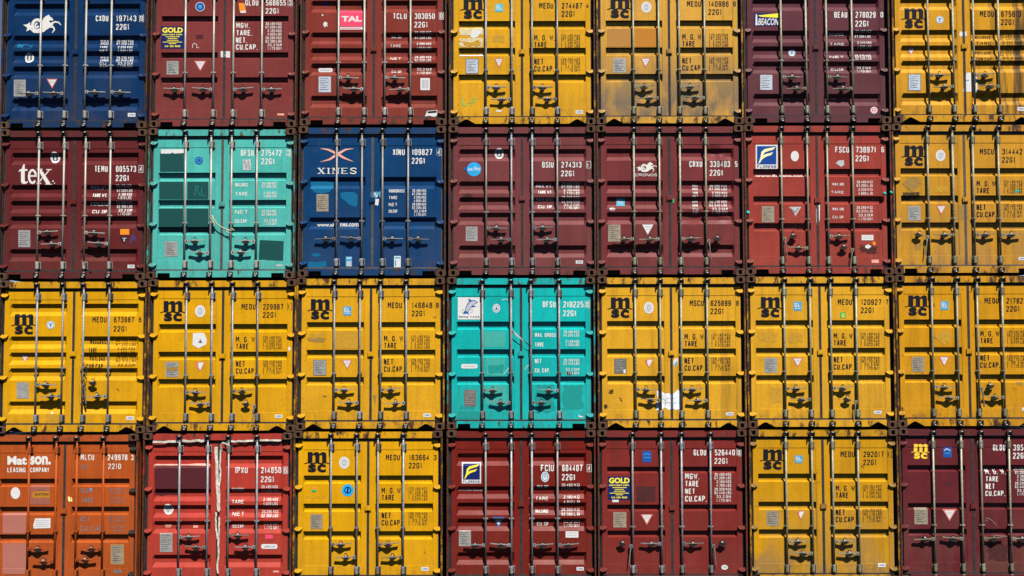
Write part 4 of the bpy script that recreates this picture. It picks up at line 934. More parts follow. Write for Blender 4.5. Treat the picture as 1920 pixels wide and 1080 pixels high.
ALL[1, 5] = container(1, 5, 'A', (166, 66, 56), 'light red container with a royal blue emblem panel and a white seam tape, number 738971', [1466, 1514.8, 1552.3, 1600], 'rLRl', [443, 465, 443, 464], [
    L_(ident('FSCU', '738971', '6', 1566, 275, 1604.5, None, h=11.4, cw=26, cx=1652, box=False, gap=16.3), rows(['MAX. GROS', 'TARE', 'MAX. CARG', 'CU. CAP.'], 1558, 1582, [343, 358, 389.5, 404.5], 5, 'white', .0),
       rows(['30.480 KG', '67.200 LB', '2.220 KG', '4.890 LB', '28.260 KG', '62.310 LB', '33.2 CU.M', '1.170 CU.FT'], 1606, 1636, [338.8, 345.6, 353, 360.2, 386.6, 393.4, 401, 408.2], 5, 'white', .0),
       [T('www.florens.com', 1417, 326.4, 1511, 331, None, .016)]),
    K('logo', florens(1416.8, 271.5, 1458, 316.5, 'cream_film')), K('sticker', [El(1490.2, 292.8, 7.6, 9.8, 'film')]), K('sticker', [Pg([(1567, 306), (1572, 301), (1582, 300), (1583, 309), (1577, 313)], 'grey_film')]),
    K('data_plate', plate(1428.5, 386.5, 1451.5, 417, 'plate_tan')), K('warning_sticker', [Pg([(1479.5, 388), (1502.5, 387.5), (1491, 406), (1489, 399)], 'grey_film'), St([(1483, 391), (1491, 398), (1497, 390)], 1.4, 'tx_dark')]),
    K('tape', [Pg([(1531, 382), (1537, 382), (1536.5, 412), (1534, 424), (1530.5, 418), (1530, 395)], 'strip')]), K('sticker', [Rc(1615.5, 440.5, 1637.5, 450.5, 'film'), Rc(1618, 443, 1635, 444.2, 'grey_film'), Rc(1618, 446.5, 1635, 447.5, 'grey_film')]),
    K('stain', [Rag(1612, 461, 1645, 474, 'maroon_smudge', 3, 4)]), K('sticker', [Pg([(1622, 461), (1628, 458), (1630, 462), (1634, 462), (1628, 466.5), (1622, 464.5)], 'film')]), K('sticker', [Pg([(1635.5, 454), (1641, 453), (1642, 459), (1637, 460)], 'orange_film')]),
    K('sticker', [Rc(1634, 487, 1647.5, 493, 'salmon')]), K('sticker', [Rc(1642, 497.5, 1655, 501, 'salmon')])], rust=0.2, metal='zinc_warm')
ALL[1, 6] = container(1, 6, 'A', (214, 154, 44), 'dull yellow container with a grey diamond sticker ghost and teal smear, number 314442', [1740.8, 1788, 1826, 1873.9], 'lLRR', [440], [
    L_(ident('MSCU', '314442', '', 1837, 279, 1879, None), msc_weights(1111, -290.5, -289.7), m='black'),
    K('logo', msc_logo(1113, -288), 'black'), K('sticker', oval(1763.5, 291.5, 9, 10.6)), K('warning_sticker', tri(1755, 385.5, 1774.5, 402.5)), K('data_plate', plate(1703, 386.5, 1726, 413.5)),
    K('sticker', [Pg([(1708, 331.5), (1720, 331.5), (1728, 343), (1710.5, 361), (1691, 344)], 'ghost_grey')]), K('stain', [Rag(1693, 361, 1724, 374, 'smudge', 1.2, 3)]), K('stain', [Rag(1752, 350, 1778, 360, 'ghost', 1, 6)]),
    K('stain', [Rag(1797, 385, 1815, 412, 'ghost_grey', 2, 8)]), K('stain', [Pg([(1903, 357), (1908, 355.5), (1914, 357.5), (1912, 361), (1905, 361)], 'teal_paint')]), K('sticker', cim(1909.5, 482, 13, 6)), K('stain', [Rag(1717, 455, 1727, 468, 'ghost_grey', 2, 5)])],
    rust=0.55, metal='zinc_warm', rubber='dusty_rubber', grime=0.35)

# ============================================================ third tier
ALL[2, 0] = container(2, 0, 'B', YEL2, 'deep yellow container with five door grooves and a bare grey plate, number 673987', [68, 116.6, 155.4, 203.5], 'RLrL', [721, 742.4, 718, 742.4], [
    L_(ident('MEDU', '673987', '6', 173.5, 594.3, 213.7, None, cx=260.5, box=False, gap=17, h=10.2), [T('MAXGROSS', 167, 635.8, 201, 645.5, None, .016), T('TARE', 166, 651.5, 182, 661.5, None, .016), T('PAYLOAD', 166.5, 668, 195, 677, None, .016), T('CUB.CAP', 162, 682, 193, 692, None, .016)],
       rows(['30.480 KGS', '67.200 LBS', '2.220 KGS', '4.890 LBS', '28.260 KGS', '62.310 LBS', '33.2 CUM', '1.170 CUFT'], 216, 253.5, [635.6, 643.6, 651, 659, 667, 674.2, 682, 690], 4.8, 'black', .0), m='black'),
    K('logo', msc_logo(-555.3, 28), 'black'), K('sticker', tround(95, 609.3, 7.6)), K('warning_sticker', tri(36, 664.5, 53.2, 680)), K('data_plate', [Rc(31.5, 717, 54, 747, 'plate')]),
    K('sticker', cim(237, 780.5, 14.4, 7)), K('stain', [Pg([(218, 728), (220, 728), (224, 732.5), (223, 733.5)], 'smudge')]), K('stain', [Rag(88, 773, 106, 790, 'ghost', 1.5, 3), Rag(96, 773, 99, 776, 'film', .8, 4)])],
    notch='tri', rust=0.25, dirt=0.25)
ALL[2, 1] = container(2, 1, 'A', YEL2, 'deep yellow container with a large torn white sticker between its left bars, number 229987', [348.4, 396.5, 435.3, 482.5], 'RLRl', [735, 757.6, 733.7, 757.6], [
    L_(ident('MEDU', '229987', '1', 452.8, 569.8, 493.3, None, cx=540.5), msc_weights(-277.7, 1.6, 3.7), m='black'),
    K('logo', msc_logo(-276, 3.5), 'black'), K('sticker', oval(375.4, 583.4, 9.6, 11.2)), K('warning_sticker', tri_torn(366.5, 678, 384, 697)),
    K('sticker', [Pg([(362, 624.5), (383, 624), (388, 637), (386.5, 646), (372, 653), (361, 647)], 'film'), Pg([(371.5, 643), (375.5, 635.5), (379.5, 643)], 'tx_dark')]),
    K('data_plate', plate(310.5, 678.5, 334.5, 707) + [Rag(313, 689, 333, 695, 'ghost_grey', 1, 3)]), K('sticker', cim(515.5, 777, 14, 6.6)), K('sticker', [El(542.5, 654, 2.4, 4, 'film')])], notch='tri', rust=0.25, dirt=0.25)
ALL[2, 2] = container(2, 2, 'A', YEL, 'golden yellow container with a pale blue square sticker and rusty sill, number 146848', [626.4, 674.5, 713.3, 761.4], PAIR, [731, 755], [
    L_(ident('MEDU', '146848', '9', 727, 567, 772.5, None, cx=817.5, box=False), msc_weights(0, 0, 0), m='black'),
    K('logo', msc_logo(0, 0), 'black'), K('sticker', gl(643.5, 574.5, 659, 591.5)), K('warning_sticker', tri(641, 674.5, 661, 693)), K('data_plate', [Rc(587.3, 675, 612, 704, 'plate_dark')] + plate(588.5, 676, 611, 703, 'plate')),
    K('sticker', cim(793.8, 775, 14, 7)), K('stain', [Rag(577, 634, 610, 641, 'ghost_grey', 1.6, 4), Rag(583, 624, 607, 634, 'ghost', 2, 5)]), K('stain', [Rag(630, 621, 670, 654, 'ghost', 1, 8)]),
    K('stain', [Pg([(604, 740), (607, 742), (613, 742), (610, 744.5), (606, 744)], 'smudge')]), K('stain', [Pg([(698.5, 741), (706.5, 741), (705, 752), (703.5, 760), (701, 750)], 'ghost_grey')])], notch='tri', rust=0.6, dirt=0.3)
ALL[2, 3] = container(2, 3, 'A', (14, 192, 190), 'bright turquoise container with a white leaping dolphin panel, number 210225', [904.5, 958.2, 995.5, 1048.5], 'RLRL', [732, 755, 755, 732], [
    L_(ident('DFSU', '210225', '8', 1017.5, 565, 1056, None, h=11.6, cw=24, cx=1098.5, gap=16.6), [T('MAX. GROSS', 1003, 624.5, 1042, 632, None, .014), T('TARE', 1003, 642, 1019.5, 650, None, .014), T('NET', 1003, 673, 1015, 681, None, .014), T('CU. CAP.', 1003, 690.5, 1031, 698.5, None, .014)],
       rows(['30.480 KGS', '67.205 LBS', '2.140 KGS', '4.720 LBS', '28.320 KGS', '62.440 LBS', '33.2 CU.M', '1.172 CU.FT'], 1057, 1086, [619.6, 626, 637.6, 644, 672.8, 679.2, 690, 697], 5.2, 'white', .008), [St([(1070, 571), (1081, 571)], .5), St([(941, 562), (949, 561), (955, 563)], .9)]),
    K('logo', [Rc(858.5, 557.5, 900.5, 599, 'film'), Pg([(872, 586), (874, 577), (878, 569.5), (883, 565), (889, 564), (895, 566.5), (889, 570), (884, 574), (880, 580), (876, 585)], 'grey_film'),
              St([(871.5, 587), (873.5, 577), (877.5, 569), (883, 564.3), (889, 563.3), (896, 566.5)], [1.0, 1.4, 1.8, 2.0, 1.6, .8], 'deep_blue'), St([(896, 566.8), (889, 570.4), (884.5, 574), (880.5, 580), (876, 586)], 1.0, 'deep_blue'),
              Pg([(880, 566.5), (877.5, 559.5), (886, 563.8)], 'deep_blue'), Pg([(885, 572.5), (894, 574.5), (884, 576.5)], 'deep_blue'), Pg([(868, 589), (871, 583), (877, 584), (880, 590), (875, 587.5)], 'deep_blue'),
              T('DONG FANG', 860.5, 592.5, 899, 595.5, 'tx_dark', .0), Rg(868, 583, 2.6, 3.2, .6, 'grey_film'), Rg(884, 583, 2.6, 3.2, .6, 'grey_film')]),
    K('sticker', [El(930.8, 578, 7, 8.2, 'film'), Rg(930.8, 578, 5.4, 6.4, 1, 'tx_blue'), Pg([(928, 581), (930.8, 574), (933.6, 581)], 'tx_blue')]),
    K('sticker', [Rc(867.5, 682.5, 892.5, 691, 'film'), El(867.5, 686.7, 3, 4.2, 'film'), El(892.5, 686.7, 3, 4.2, 'film'), Rc(868, 686, 892, 687.4, 'grey_film')]),
    K('paint_patch', [Rc(908, 621, 947, 651, 'teal_pale')]), K('paint_patch', [Rag(911, 671, 947, 704, 'teal_pale', 1, 4), Rag(916, 684, 944, 700, 'teal_mid', 1.5, 5)]), K('paint_patch', [Rc(858, 771, 899, 785, 'teal_mid')]),
    K('data_plate', plate(870, 731, 893, 762, 'plate_dark')), K('stain', [Rag(863, 762, 889, 770, 'teal_mid', 2, 3)]), K('paint_patch', [Rag(909, 722, 950, 758, 'teal_pale', 3, 6), Rag(1006, 722, 1040, 772, 'teal_mid', 4, 7)]), K('paint_patch', [Rag(1056, 724, 1094, 768, 'teal_mid', 4, 7)]),
    K('sticker', [Pg([(1085, 777), (1090, 781), (1094, 779.5), (1092, 783), (1085, 782)], 'film')]), K('stain', [Rag(1063, 697, 1072, 703, 'smudge', 1, 3)]),
    K('stain', [St([(944, 702), (954, 690), (960, 682)], .9, 'film'), St([(984, 693), (989, 686), (994, 684)], .9, 'film'), St([(858, 745), (861, 735), (859, 722)], .8, 'smudge')])], rust=0.35, dirt=0.3, fade=.5)
ALL[2, 4] = container(2, 4, 'A', YEL3, 'yellow container with a shredded white paper across its door seam, number 625899', [1191.5, 1238.4, 1277.6, 1326.6], PAIR, [730, 750.6], [
    L_(ident('MSCU', '625899', '8', 1293, 563, 1332.6, None, cx=1380, box=False), msc_weights(563.4, -3.5, -2), m='black'),
    K('logo', msc_logo(562.5, -3), 'black'), K('sticker', oval(1216.4, 577, 9.2, 11)), K('warning_sticker', tri_torn(1209, 673, 1225, 690)), K('data_plate', plate(1151.5, 672.5, 1175, 700.5, 'plate_dark') + [Rc(1169, 692.5, 1173, 700, 'film')]),
    K('sticker', [Pg([(1262, 678), (1265, 672), (1271, 672), (1270, 684), (1264, 688)], 'film'), Pg([(1264, 684), (1269, 676), (1270, 683), (1265, 687)], 'gl_blue')]),
    K('paper', [Pg([(1231, 734), (1237, 731), (1246, 738), (1255, 737), (1258, 742), (1266, 735), (1271, 730), (1275, 735), (1277, 744), (1276, 752), (1279, 757), (1276, 766), (1268, 769), (1261, 766), (1254, 769), (1247, 764), (1240, 768), (1231, 769), (1230, 756), (1234, 750)], 'paper'), St([(1242, 748), (1274, 746)], .9, 'gl_blue'), St([(1243, 755), (1275, 756)], .9, 'gl_blue'), Pg([(1241, 740), (1250, 742), (1247, 750), (1240, 748)], 'film')]),
    K('sticker', cim(1361, 773, 14, 6)), K('stain', [Pg([(1161, 745), (1164, 746), (1167, 752), (1164, 753)], 'smudge'), Rag(1143, 731, 1149, 738, 'smudge', 1.4, 3)]), K('stain', [Rag(1133, 759, 1139, 766, 'smudge', 1.4, 9)])], notch='tri', rust=0.5, metal='zinc_warm', streak=.3)
ALL[2, 5] = container(2, 5, 'A', YEL3, 'yellow container with a green and yellow tag below its owner code, number 120927', [1471.6, 1520, 1558.6, 1606.6], 'RLRl', [728.6, 749, 728, 749], [
    L_(ident('MEDU', '120927', '7', 1571, 561, 1614.5, None, cx=1660, box=False), msc_weights(843, -5, -4), m='black'),
    K('logo', msc_logo(843.7, -4), 'black'), K('sticker', gl(1488, 565.5, 1503, 582.5)), K('warning_sticker', tri(1485, 671, 1506, 689)), K('data_plate', plate(1433, 671, 1457, 699)),
    K('sticker', [Pg([(1575, 586), (1585, 585), (1586, 596), (1576, 596.5)], 'green_film'), Pg([(1577, 587.5), (1583, 587), (1584, 592), (1578, 592.5)], 'lime_film'), Rc(1578, 593.4, 1584, 595, 'yellow_film')]),
    K('stain', [Rag(1421, 623, 1458, 640, 'ghost', 2, 4)]), K('stain', [Rag(1445, 727, 1467, 755, 'ghost', 1, 5)]), K('stain', [Rag(1478, 624, 1504, 642, 'ghost', 2, 9)]), K('sticker', cim(1638.5, 770, 14, 6)), K('sticker', [Rc(1424, 773, 1434, 780, 'ghost')])], notch='tri', rust=0.5, metal='zinc_warm')
ALL[2, 6] = container(2, 6, 'A', (222, 158, 20), 'rust-speckled yellow container with a faint diamond sticker ghost, number cut off after 21782', [1749, 1796.4, 1834.4, 1881.7], 'RLrL', [725.3, 746, 724, 745], [
    L_(ident('MEDU', '217823', '', 1846, 558.5, 1887, None), msc_weights(1118, -9, -7.5), m='black'),
    K('logo', msc_logo(1120, -7), 'black'), K('sticker', gl(1763.5, 564.5, 1778, 581)), K('warning_sticker', tri(1760.5, 668.5, 1780.5, 687.5)), K('data_plate', plate(1709.5, 669, 1733, 697, 'plate_tan')),
    K('sticker', [Pg([(1770, 615), (1788, 631), (1770, 648), (1753, 632)], 'ghost')]), K('stain', [Rag(1905, 716, 1918, 722, 'ghost_grey', 1, 4)]), K('sticker', cim(1916, 764.5, 10, 6))], notch='tri', rust=0.95, metal='zinc_warm', rubber='rubber')

# ============================================================ bottom tier
ALL[3, 0] = container(3, 0, 'A', (190, 88, 34), 'orange container with orange bars and chalky pink repaint patches, number 249978', [52.5, 103.5, 142.3, 192.4], 'RLRL', [1029.6, 1052.4, 1049.5, 1029], [
    L_([TF('Mat', 14, 855, 50.5, 871.5, None, .03), TF('son.', 56, 855, 95.5, 871.5, None, .03), T('LEASING', 14, 876.5, 48, 885.5, None, .012), T('COMPANY', 57, 876.5, 92.5, 885.5, None, .012),
        T('MLCU', 151.5, 852, 176.5, 863, 'white_worn', .012), T('249978', 202, 852, 239, 863, None, .012), T('3', 246, 852.5, 250.5, 863, None, .012), T('US', 152, 870, 163.5, 879.5, 'grey_txt'), T('2210', 203, 869, 227, 879.5, 'white_worn'),
        T('MGW', 152, 915, 174, 925, 'grey_txt'), T('TARE', 152, 932.5, 176, 943, 'grey_txt'), T('NET', 151, 968, 169.5, 978, 'grey_txt'), T('CU CAP', 151, 985.5, 191.5, 996, 'grey_txt')],
       rows(['30.480 KG', '67.200 LB', '2.210 KG', '4.870 LB', '28.270 KG', '62.320 LB', '33.2 CU.M', '1.170 CU.FT'], 204, 234, [914.5, 921, 932, 939, 967, 974, 985, 992], 5.2, 'grey_txt')),
    K('paint_patch', [Rc(55.5, 910, 94, 946, 'pink_deep')]), K('paint_patch', [Rc(5, 962, 49, 1000, 'pink_patch')]), K('paint_patch', [Rc(5, 1018, 49, 1076, 'pink_patch')]),
    K('sticker', [El(29, 924.5, 8.8, 11.2, 'film')]), K('sticker', [Rag(60.5, 921, 93, 933.5, 'ochre', 1.2, 6), TF('AUCTION', 65, 924.6, 91, 929, 'black', .02), Rc(72, 918, 84, 919.8, 'tx_dark')]),
    K('sticker', [Pg([(66, 972), (95, 971.5), (94.5, 990), (63, 991), (62.5, 984)], 'film')] + [Rc(66, 975 + 3.6 * k, 93 - (k % 2) * 3, 976.2 + 3.6 * k, 'grey_film') for k in range(4)]),
    K('data_plate', [Rc(207.5, 1020.5, 232.5, 1058.5, 'ochre_pale')] + plate(209, 1022, 231, 1057, 'plate_tan')), K('sticker', [Rc(213, 1068, 228, 1074, 'grey_txt')]),
    K('seal', [Pg([(127.5, 931), (134.5, 932), (136, 940), (129, 940)], 'cream_film')]), K('stain', [El(170, 918, 2.6, 3, 'gl_blue')])], metal='paint', hinge='iron', rust=0.35, rubber='rubber', prust=0.5, dirt=.4)
ALL[3, 1] = container(3, 1, 'B', (186, 62, 50), 'bright red container with white rubber torn from around its doors, number 214850', [335.3, 388.3, 427.4, 481], 'RLRL', [1007, 1026.7, 1004, 1025.6], [
    L_(ident('IPXU', '214850', '6', 441.5, 876, 489.5, None, h=11.2, cw=23, cx=533, gap=17), rows(['MAX.GROSS', 'TARE', 'NET', 'CU.CAP.'], 435, 457, [914.5, 937.5, 960.5, 984], 6.6, 'white', .012),
       rows(['30.480 KGS', '67.200 LBS', '2.185 KGS', '4.820 LBS', '28.295 KGS', '62.380 LBS', '33.2 CUM', '1.173 CUFT'], 490, 521, [910, 918.5, 934, 941.5, 957.5, 964.6, 980, 987.6], 5.2, 'white', .006)),
    K('paint_patch', [Rag(289, 871, 396, 876, 'salmon', 1.5, 3), Rag(289.5, 873, 396, 920, 'maroon_dark', .5, 4), Rag(289.5, 920, 332, 929, 'maroon_dark', 1.5, 8)]),
    K('sticker', [El(314.7, 955, 9.4, 10.2, 'film'), Rg(314.7, 955, 6.5, 7.2, 1.5, 'grey_film'), St([(311, 952), (314, 960), (319, 950)], 1.4, 'tx_dark')]), K('sticker', [Rc(308, 984.5, 320.5, 986.5, 'salmon'), Rc(309, 988, 319, 989.5, 'salmon')]), K('sticker', [Rc(359, 982, 371.5, 984, 'salmon'), Rc(361, 986, 370, 990.5, 'salmon')]),
    K('data_plate', plate(300, 999.5, 323.5, 1035)), K('sticker', [Rc(497.5, 1002.5, 511.5, 1010, 'pink_film')]), K('sticker', [Rc(493, 1020, 517, 1029, 'film'), El(493, 1024.5, 3.4, 4.5, 'film'), El(517, 1024.5, 3.4, 4.5, 'film'), T('INSPECTED', 495, 1023, 516, 1026.5, 'grey_txt')]),
    K('sticker', [Rc(512, 1070, 523, 1073, 'salmon')])], rust=0.25, latch=False, dirt=.35)
ALL[3, 2] = container(3, 2, 'A', YEL2, 'yellow container with a blue ring sticker and an orange green tab, number 163664', [620, 668.7, 708.3, 756], PAIR, [1021, 1044.5], [
    L_(ident('MEDU', '163664', '3', 723.5, 852.3, 767, None, cx=813.5, box=False), msc_weights(-4.4, 285, 288), m='black'),
    K('logo', msc_logo(-6, 286.6), 'black'), K('sticker', oval(645.5, 867.5, 9.6, 11.4)), K('sticker', [El(652, 919.2, 11.4, 11.4, 'sky_film'), Rg(652, 919.2, 6.6, 6.6, 2.0, 'navy'), Pg([(650, 924), (651, 914), (654, 914), (653, 924)], 'navy')]),
    K('sticker', [Rc(584.5, 911.5, 594, 922, 'orange_film'), Rc(584, 918, 593.5, 922.5, 'green_film')]), K('data_plate', plate(582, 964, 605, 992, 'plate_tan')), K('sticker', cim(790, 1063, 14, 7)), K('stain', [St([(574, 934), (580, 929), (585, 935), (594, 930), (602, 935), (611, 930)], 1.4, 'ghost')])], notch='tri', rust=0.35, dirt=0.25)
ALL[3, 3] = container(3, 3, 'B', (126, 32, 24), 'dark brick red container with a navy emblem panel of yellow strokes, number 604407', [910.6, 959, 997.5, 1045.6], SINGLE, [1022.4], [
    L_(ident('FCIU', '604407', '4', 1014, 871.6, 1054, None, h=12, cw=24.5, cx=1102, gap=17), rows(['MAX. GROSS', 'TARE', 'MAX.CARGO', 'CU. CAP'], 1004, 1028, [909.5, 931.5, 955.5, 980], 6.4, 'white_worn', .0),
       rows(['30.480 KG', '67.200 LB', '2.180 KG', '4.810 LB', '28.300 KG', '62.390 LB', '33.2 CU.M', '1.170 CU.FT'], 1053, 1087, [906.5, 914, 929.5, 938, 953.6, 961.6, 976, 983.4], 5.2, 'white', .004), [T('www.florens.co', 859, 916, 905, 920.6, None, .012)]),
    K('logo', florens(866, 867, 902, 906.5, 'yellow_film', 'navy')), K('sticker', [El(1022, 894, 7.6, 9.8, 'film'), Rg(1022, 894, 6, 8, 1.6, 'gl_blue'), Rg(1022, 892, 2.4, 3, 1, 'tx_blue')]),
    K('warning_sticker', [Pg([(922.5, 969), (946.5, 969), (935, 990.5)], 'tx_blue'), Pg([(926, 970.8), (943, 970.8), (934.8, 986)], 'film'), Rc(926, 970.8, 943, 974.5, 'tx_dark')]), K('data_plate', plate(860.5, 995, 883, 1024)),
    K('sticker', [Rc(1060.5, 996, 1084.5, 1008, 'film'), Rc(1063, 998.5, 1082, 1000, 'grey_film'), Rc(1063, 1003, 1080, 1004, 'grey_film')]), K('sticker', cim(1081, 1063, 13.5, 6.5))], rust=0.15)
ALL[3, 4] = container(3, 4, 'C', (134, 46, 42), 'red container with a navy and yellow panel and a small blue label, number 526440', [1186.7, 1240.5, 1278.9, 1333.2], 'lLRr', [1019.6], [
    L_(ident('GLDU', '526440', '8', 1300.5, 843, 1340, None, h=11, cw=23.5, cx=1382.5, gap=15.8), [T('MGW.', 1284.5, 887.5, 1311, 898.5, None, .02), T('TARE', 1284.5, 901.5, 1310, 912.5, None, .02), T('NET', 1284.5, 916, 1303, 926, None, .02), T('CU.CAP.', 1284.5, 929.5, 1325, 940.5, None, .02)],
       rows(['30.480 KGS', '67.200 LBS', '2.160 KGS', '4.760 LBS', '28.320 KGS', '62.440 LBS', '33.2 CU.M.', '1.173 CU.FT.'], 1339.5, 1371, [887, 893.6, 900.6, 907.4, 914.6, 921.4, 928.6, 935.6], 5.2, 'white', .008)),
    K('logo', gold(1139.8, 893.5, 1182.5, 937)), K('sticker', [Rc(1148, 937, 1160, 941.5, 'film')]), K('sticker', [Rc(1205, 846, 1221, 866.5, 'deep_blue'), St([(1207, 853), (1212, 850), (1219, 853)], 1.4, 'gl_blue'), Rc(1207, 857, 1219, 858.2, 'gl_blue')]),
    K('warning_sticker', tri(1201, 964, 1224.5, 984.5)), K('data_plate', plate(1150, 960, 1174.5, 989, 'plate_tan')), K('sticker', [El(1358.5, 1063.5, 6.2, 4.6, 'film'), T('VSP', 1354.5, 1061.5, 1362.5, 1065.5, 'green_film')]), K('paint_patch', [Rc(1193, 912, 1229, 941, 'maroon_smudge')])], rust=0.15, prust=.6)
ALL[3, 5] = container(3, 5, 'A', (214, 156, 22), 'dusty yellow container with a blue square sticker and half a triangle, number 292017', [1475.2, 1523.9, 1563, 1610.6], PAIR, [1015, 1037.7], [
    L_(ident('MEDU', '292017', '1', 1576, 846.3, 1619, None, cx=1665, box=True), msc_weights(847, 280.6, 282), m='black'),
    K('logo', msc_logo(848, 281.6), 'black'), K('sticker', gl(1490.5, 854, 1505, 868)), K('warning_sticker', tri_torn(1494, 957.5, 1509, 974)), K('data_plate', plate(1437, 958, 1461, 986, 'plate_tan')), K('sticker', cim(1646, 1056, 14, 7))], notch='tri', rust=0.65, metal='zinc_warm', grime=0.5)
ALL[3, 6] = container(3, 6, 'C', (104, 38, 44), 'dark wine container with yellow logo letters on its left door, number cut off after 395', [1752.2, 1805, 1842, 1895], 'LLRR', [1010], [
    L_(ident('GLDU', '395412', '', 1861.5, 833.5, 1899.5, None, h=11.4, cw=23.5, gap=15.2), [T('M. G. W.', 1847.5, 879, 1886, 889, None, .02), T('TARE', 1848, 893, 1872, 903, None, .02), T('NET', 1848, 906.5, 1865, 917, None, .02), T('CU.CAP.', 1847.5, 920, 1884.5, 930, None, .02)],
       rows(['30.480 KGS', '67.200 LBS', '2.160 KGS', '4.760 LBS', '28.320 KGS', '62.440 LBS', '33.2 CU.M.', '1.173 CU.FT.'], 1903, 1934, [877, 883.6, 890.2, 896.8, 903.4, 910, 917, 924], 5.2, 'white', .008)),
    K('logo', msc_logo(1125.7, 266.5, 'logo_yellow', 0.735), 'logo_yellow'), K('sticker', [Rc(1768.5, 838, 1784, 857.5, 'deep_blue'), St([(1770, 845), (1775, 841), (1782, 845)], 1.4, 'film'), Rc(1770.5, 849, 1782, 850.2, 'gl_blue')]),
    K('warning_sticker', tri(1767, 955, 1793.5, 977)), K('data_plate', plate(1714.5, 952, 1739.5, 983, 'plate_tan')), K('paint_patch', [Rc(1770.5, 903, 1784.5, 910, 'maroon_dark')]), K('stain', [Rag(1852, 1020, 1890, 1050, 'maroon_smudge', 4, 4)])], rust=0.15, metal='zinc_warm', grime=.2)

# ------------------------------------------------------------------ loose things caught on the doors
def P3(px, py, y): x, z = unproj(px, py, y); return (x, y, z)
def loose(name, label, cat, paths, m, seg=6, group=None):
    mb = MB()
    allp = [Vector(p) for pts, _ in paths for p in pts]
    org = Vector((sum(p.x for p in allp) / len(allp), sum(p.y for p in allp) / len(allp), min(p.z for p in allp)))
    for pts, r in paths:
        mb.tube([tuple(Vector(p) - org) for p in pts], 0, M[m], seg, r if isinstance(r, list) else [r] * len(pts))
    o = link(name, mb.mesh(name, True), None, org); o['label'] = label; o['category'] = cat
    return o
def ribbon_thing(name, label, cat, left, right, m):
    mb = MB(); n = len(left); org = Vector(left[0])
    mb.v = [tuple(Vector(p) - org) for p in left] + [tuple(Vector(p) - org) for p in right] + [tuple(Vector(p) - org + Vector((0, .003, 0))) for p in left] + [tuple(Vector(p) - org + Vector((0, .003, 0))) for p in right]
    for k in range(n - 1):
        mb.face([k, k + 1, n + k + 1, n + k], M[m]); mb.face([2 * n + k, 3 * n + k, 3 * n + k + 1, 2 * n + k + 1], M[m])
        mb.face([k, 2 * n + k, 2 * n + k + 1, k + 1], M[m]); mb.face([n + k, n + k + 1, 3 * n + k + 1, 3 * n + k], M[m])
    mb.face([0, n, 3 * n, 2 * n], M[m]); mb.face([n - 1, 3 * n - 1, 4 * n - 1, 2 * n - 1], M[m])
    o = link(name, mb.mesh(name), None, org); o['label'] = label; o['category'] = cat
YB = YBAR - 0.021
loose('rope', 'frayed pale rope slung between the middle locking bars of the pale turquoise container', 'rope',
      [([P3(393, 406, YB), P3(398, 405, YB - .01), P3(401, 411, YB - .012), P3(407, 420, YB - .01), P3(416, 426, YB - .012), P3(424, 430, YB - .01), P3(431, 432, YB - .004), P3(438, 431, YB)], [.008, .010, .008, .007, .007, .007, .008, .004]),
       ([P3(393, 407, YB), P3(397, 411, YB - .006), P3(401, 418, YB - .008), P3(404, 424, YB - .006)], [.006, .006, .005, .003]),
       ([P3(431, 430, YB - .004), P3(435, 428, YB - .006), P3(441, 433, YB)], [.006, .005, .003]), ([P3(418, 427, YB), P3(424, 433, YB), P3(431, 437, YB), P3(434, 440, YB)], [.005, .005, .004, .003])], 'rope')
ribbon_thing('plastic_strip', 'white plastic strip twisted between two bars of the dolphin panel container', 'plastic strip',
             [P3(960, 619, YB), P3(968, 625, YB - .01), P3(976, 632, YB - .012), P3(986, 641, YB - .012), P3(996, 649, YB)],
             [P3(960, 623.5, YB + .02), P3(967, 629, YB), P3(975, 634.5, YB - .004), P3(985, 642.5, YB), P3(995, 651, YB + .02)], 'strip')
loose('dangling_wire', 'thin dark wire curling from a locking bar below the royal blue emblem panel', 'wire',
      [([P3(1512, 408, YB), P3(1507, 406, YB), P3(1500, 408, YB), P3(1494, 416, YB + .01), P3(1489, 428, YB + .02), P3(1487, 438, YB + .03)], .0035)], 'cord', 5)
loose('frayed_wire', 'pale bent wires sticking out from the right bar of the dark wine container', 'wire',
      [([P3(1845, 975, YB), P3(1851, 971, YB - .02), P3(1857, 974, YB - .03), P3(1866, 982, YB - .03), P3(1873, 990, YB - .02)], .0035), ([P3(1846, 977, YB), P3(1853, 975, YB - .01), P3(1862, 980, YB - .02), P3(1870, 987, YB - .02)], .003),
       ([P3(1858, 1004, YB), P3(1870, 1004, YB - .02), P3(1888, 1006, YB - .02)], .0035)], 'wire', 5)
loose('tangled_wire', 'dark tangled wire hanging on the third bar of the five-groove yellow container', 'wire',
      [([P3(155, 683, YB), P3(159, 680, YB - .01), P3(160, 690, YB - .01), P3(164, 696, YB), P3(161, 705, YB - .01), P3(157, 712, YB), P3(160, 722, YB - .01), P3(155, 730, YB), P3(159, 742, YB)], .006),
       ([P3(158, 684, YB), P3(163, 692, YB), P3(160, 698, YB), P3(156, 706, YB)], .005), ([P3(157, 690, YB), P3(152, 700, YB), P3(154, 716, YB), P3(158, 726, YB)], .005)], 'cord', 6)
loose('hanging_seal_wire', 'loose dark wire dangling at the foot of a bar on the white serif letters container', 'wire',
      [([P3(155, 487, YB), P3(160, 496, YB - .01), P3(166, 503, YB - .012), P3(171, 511, YB)], .006)], 'cord', 6)

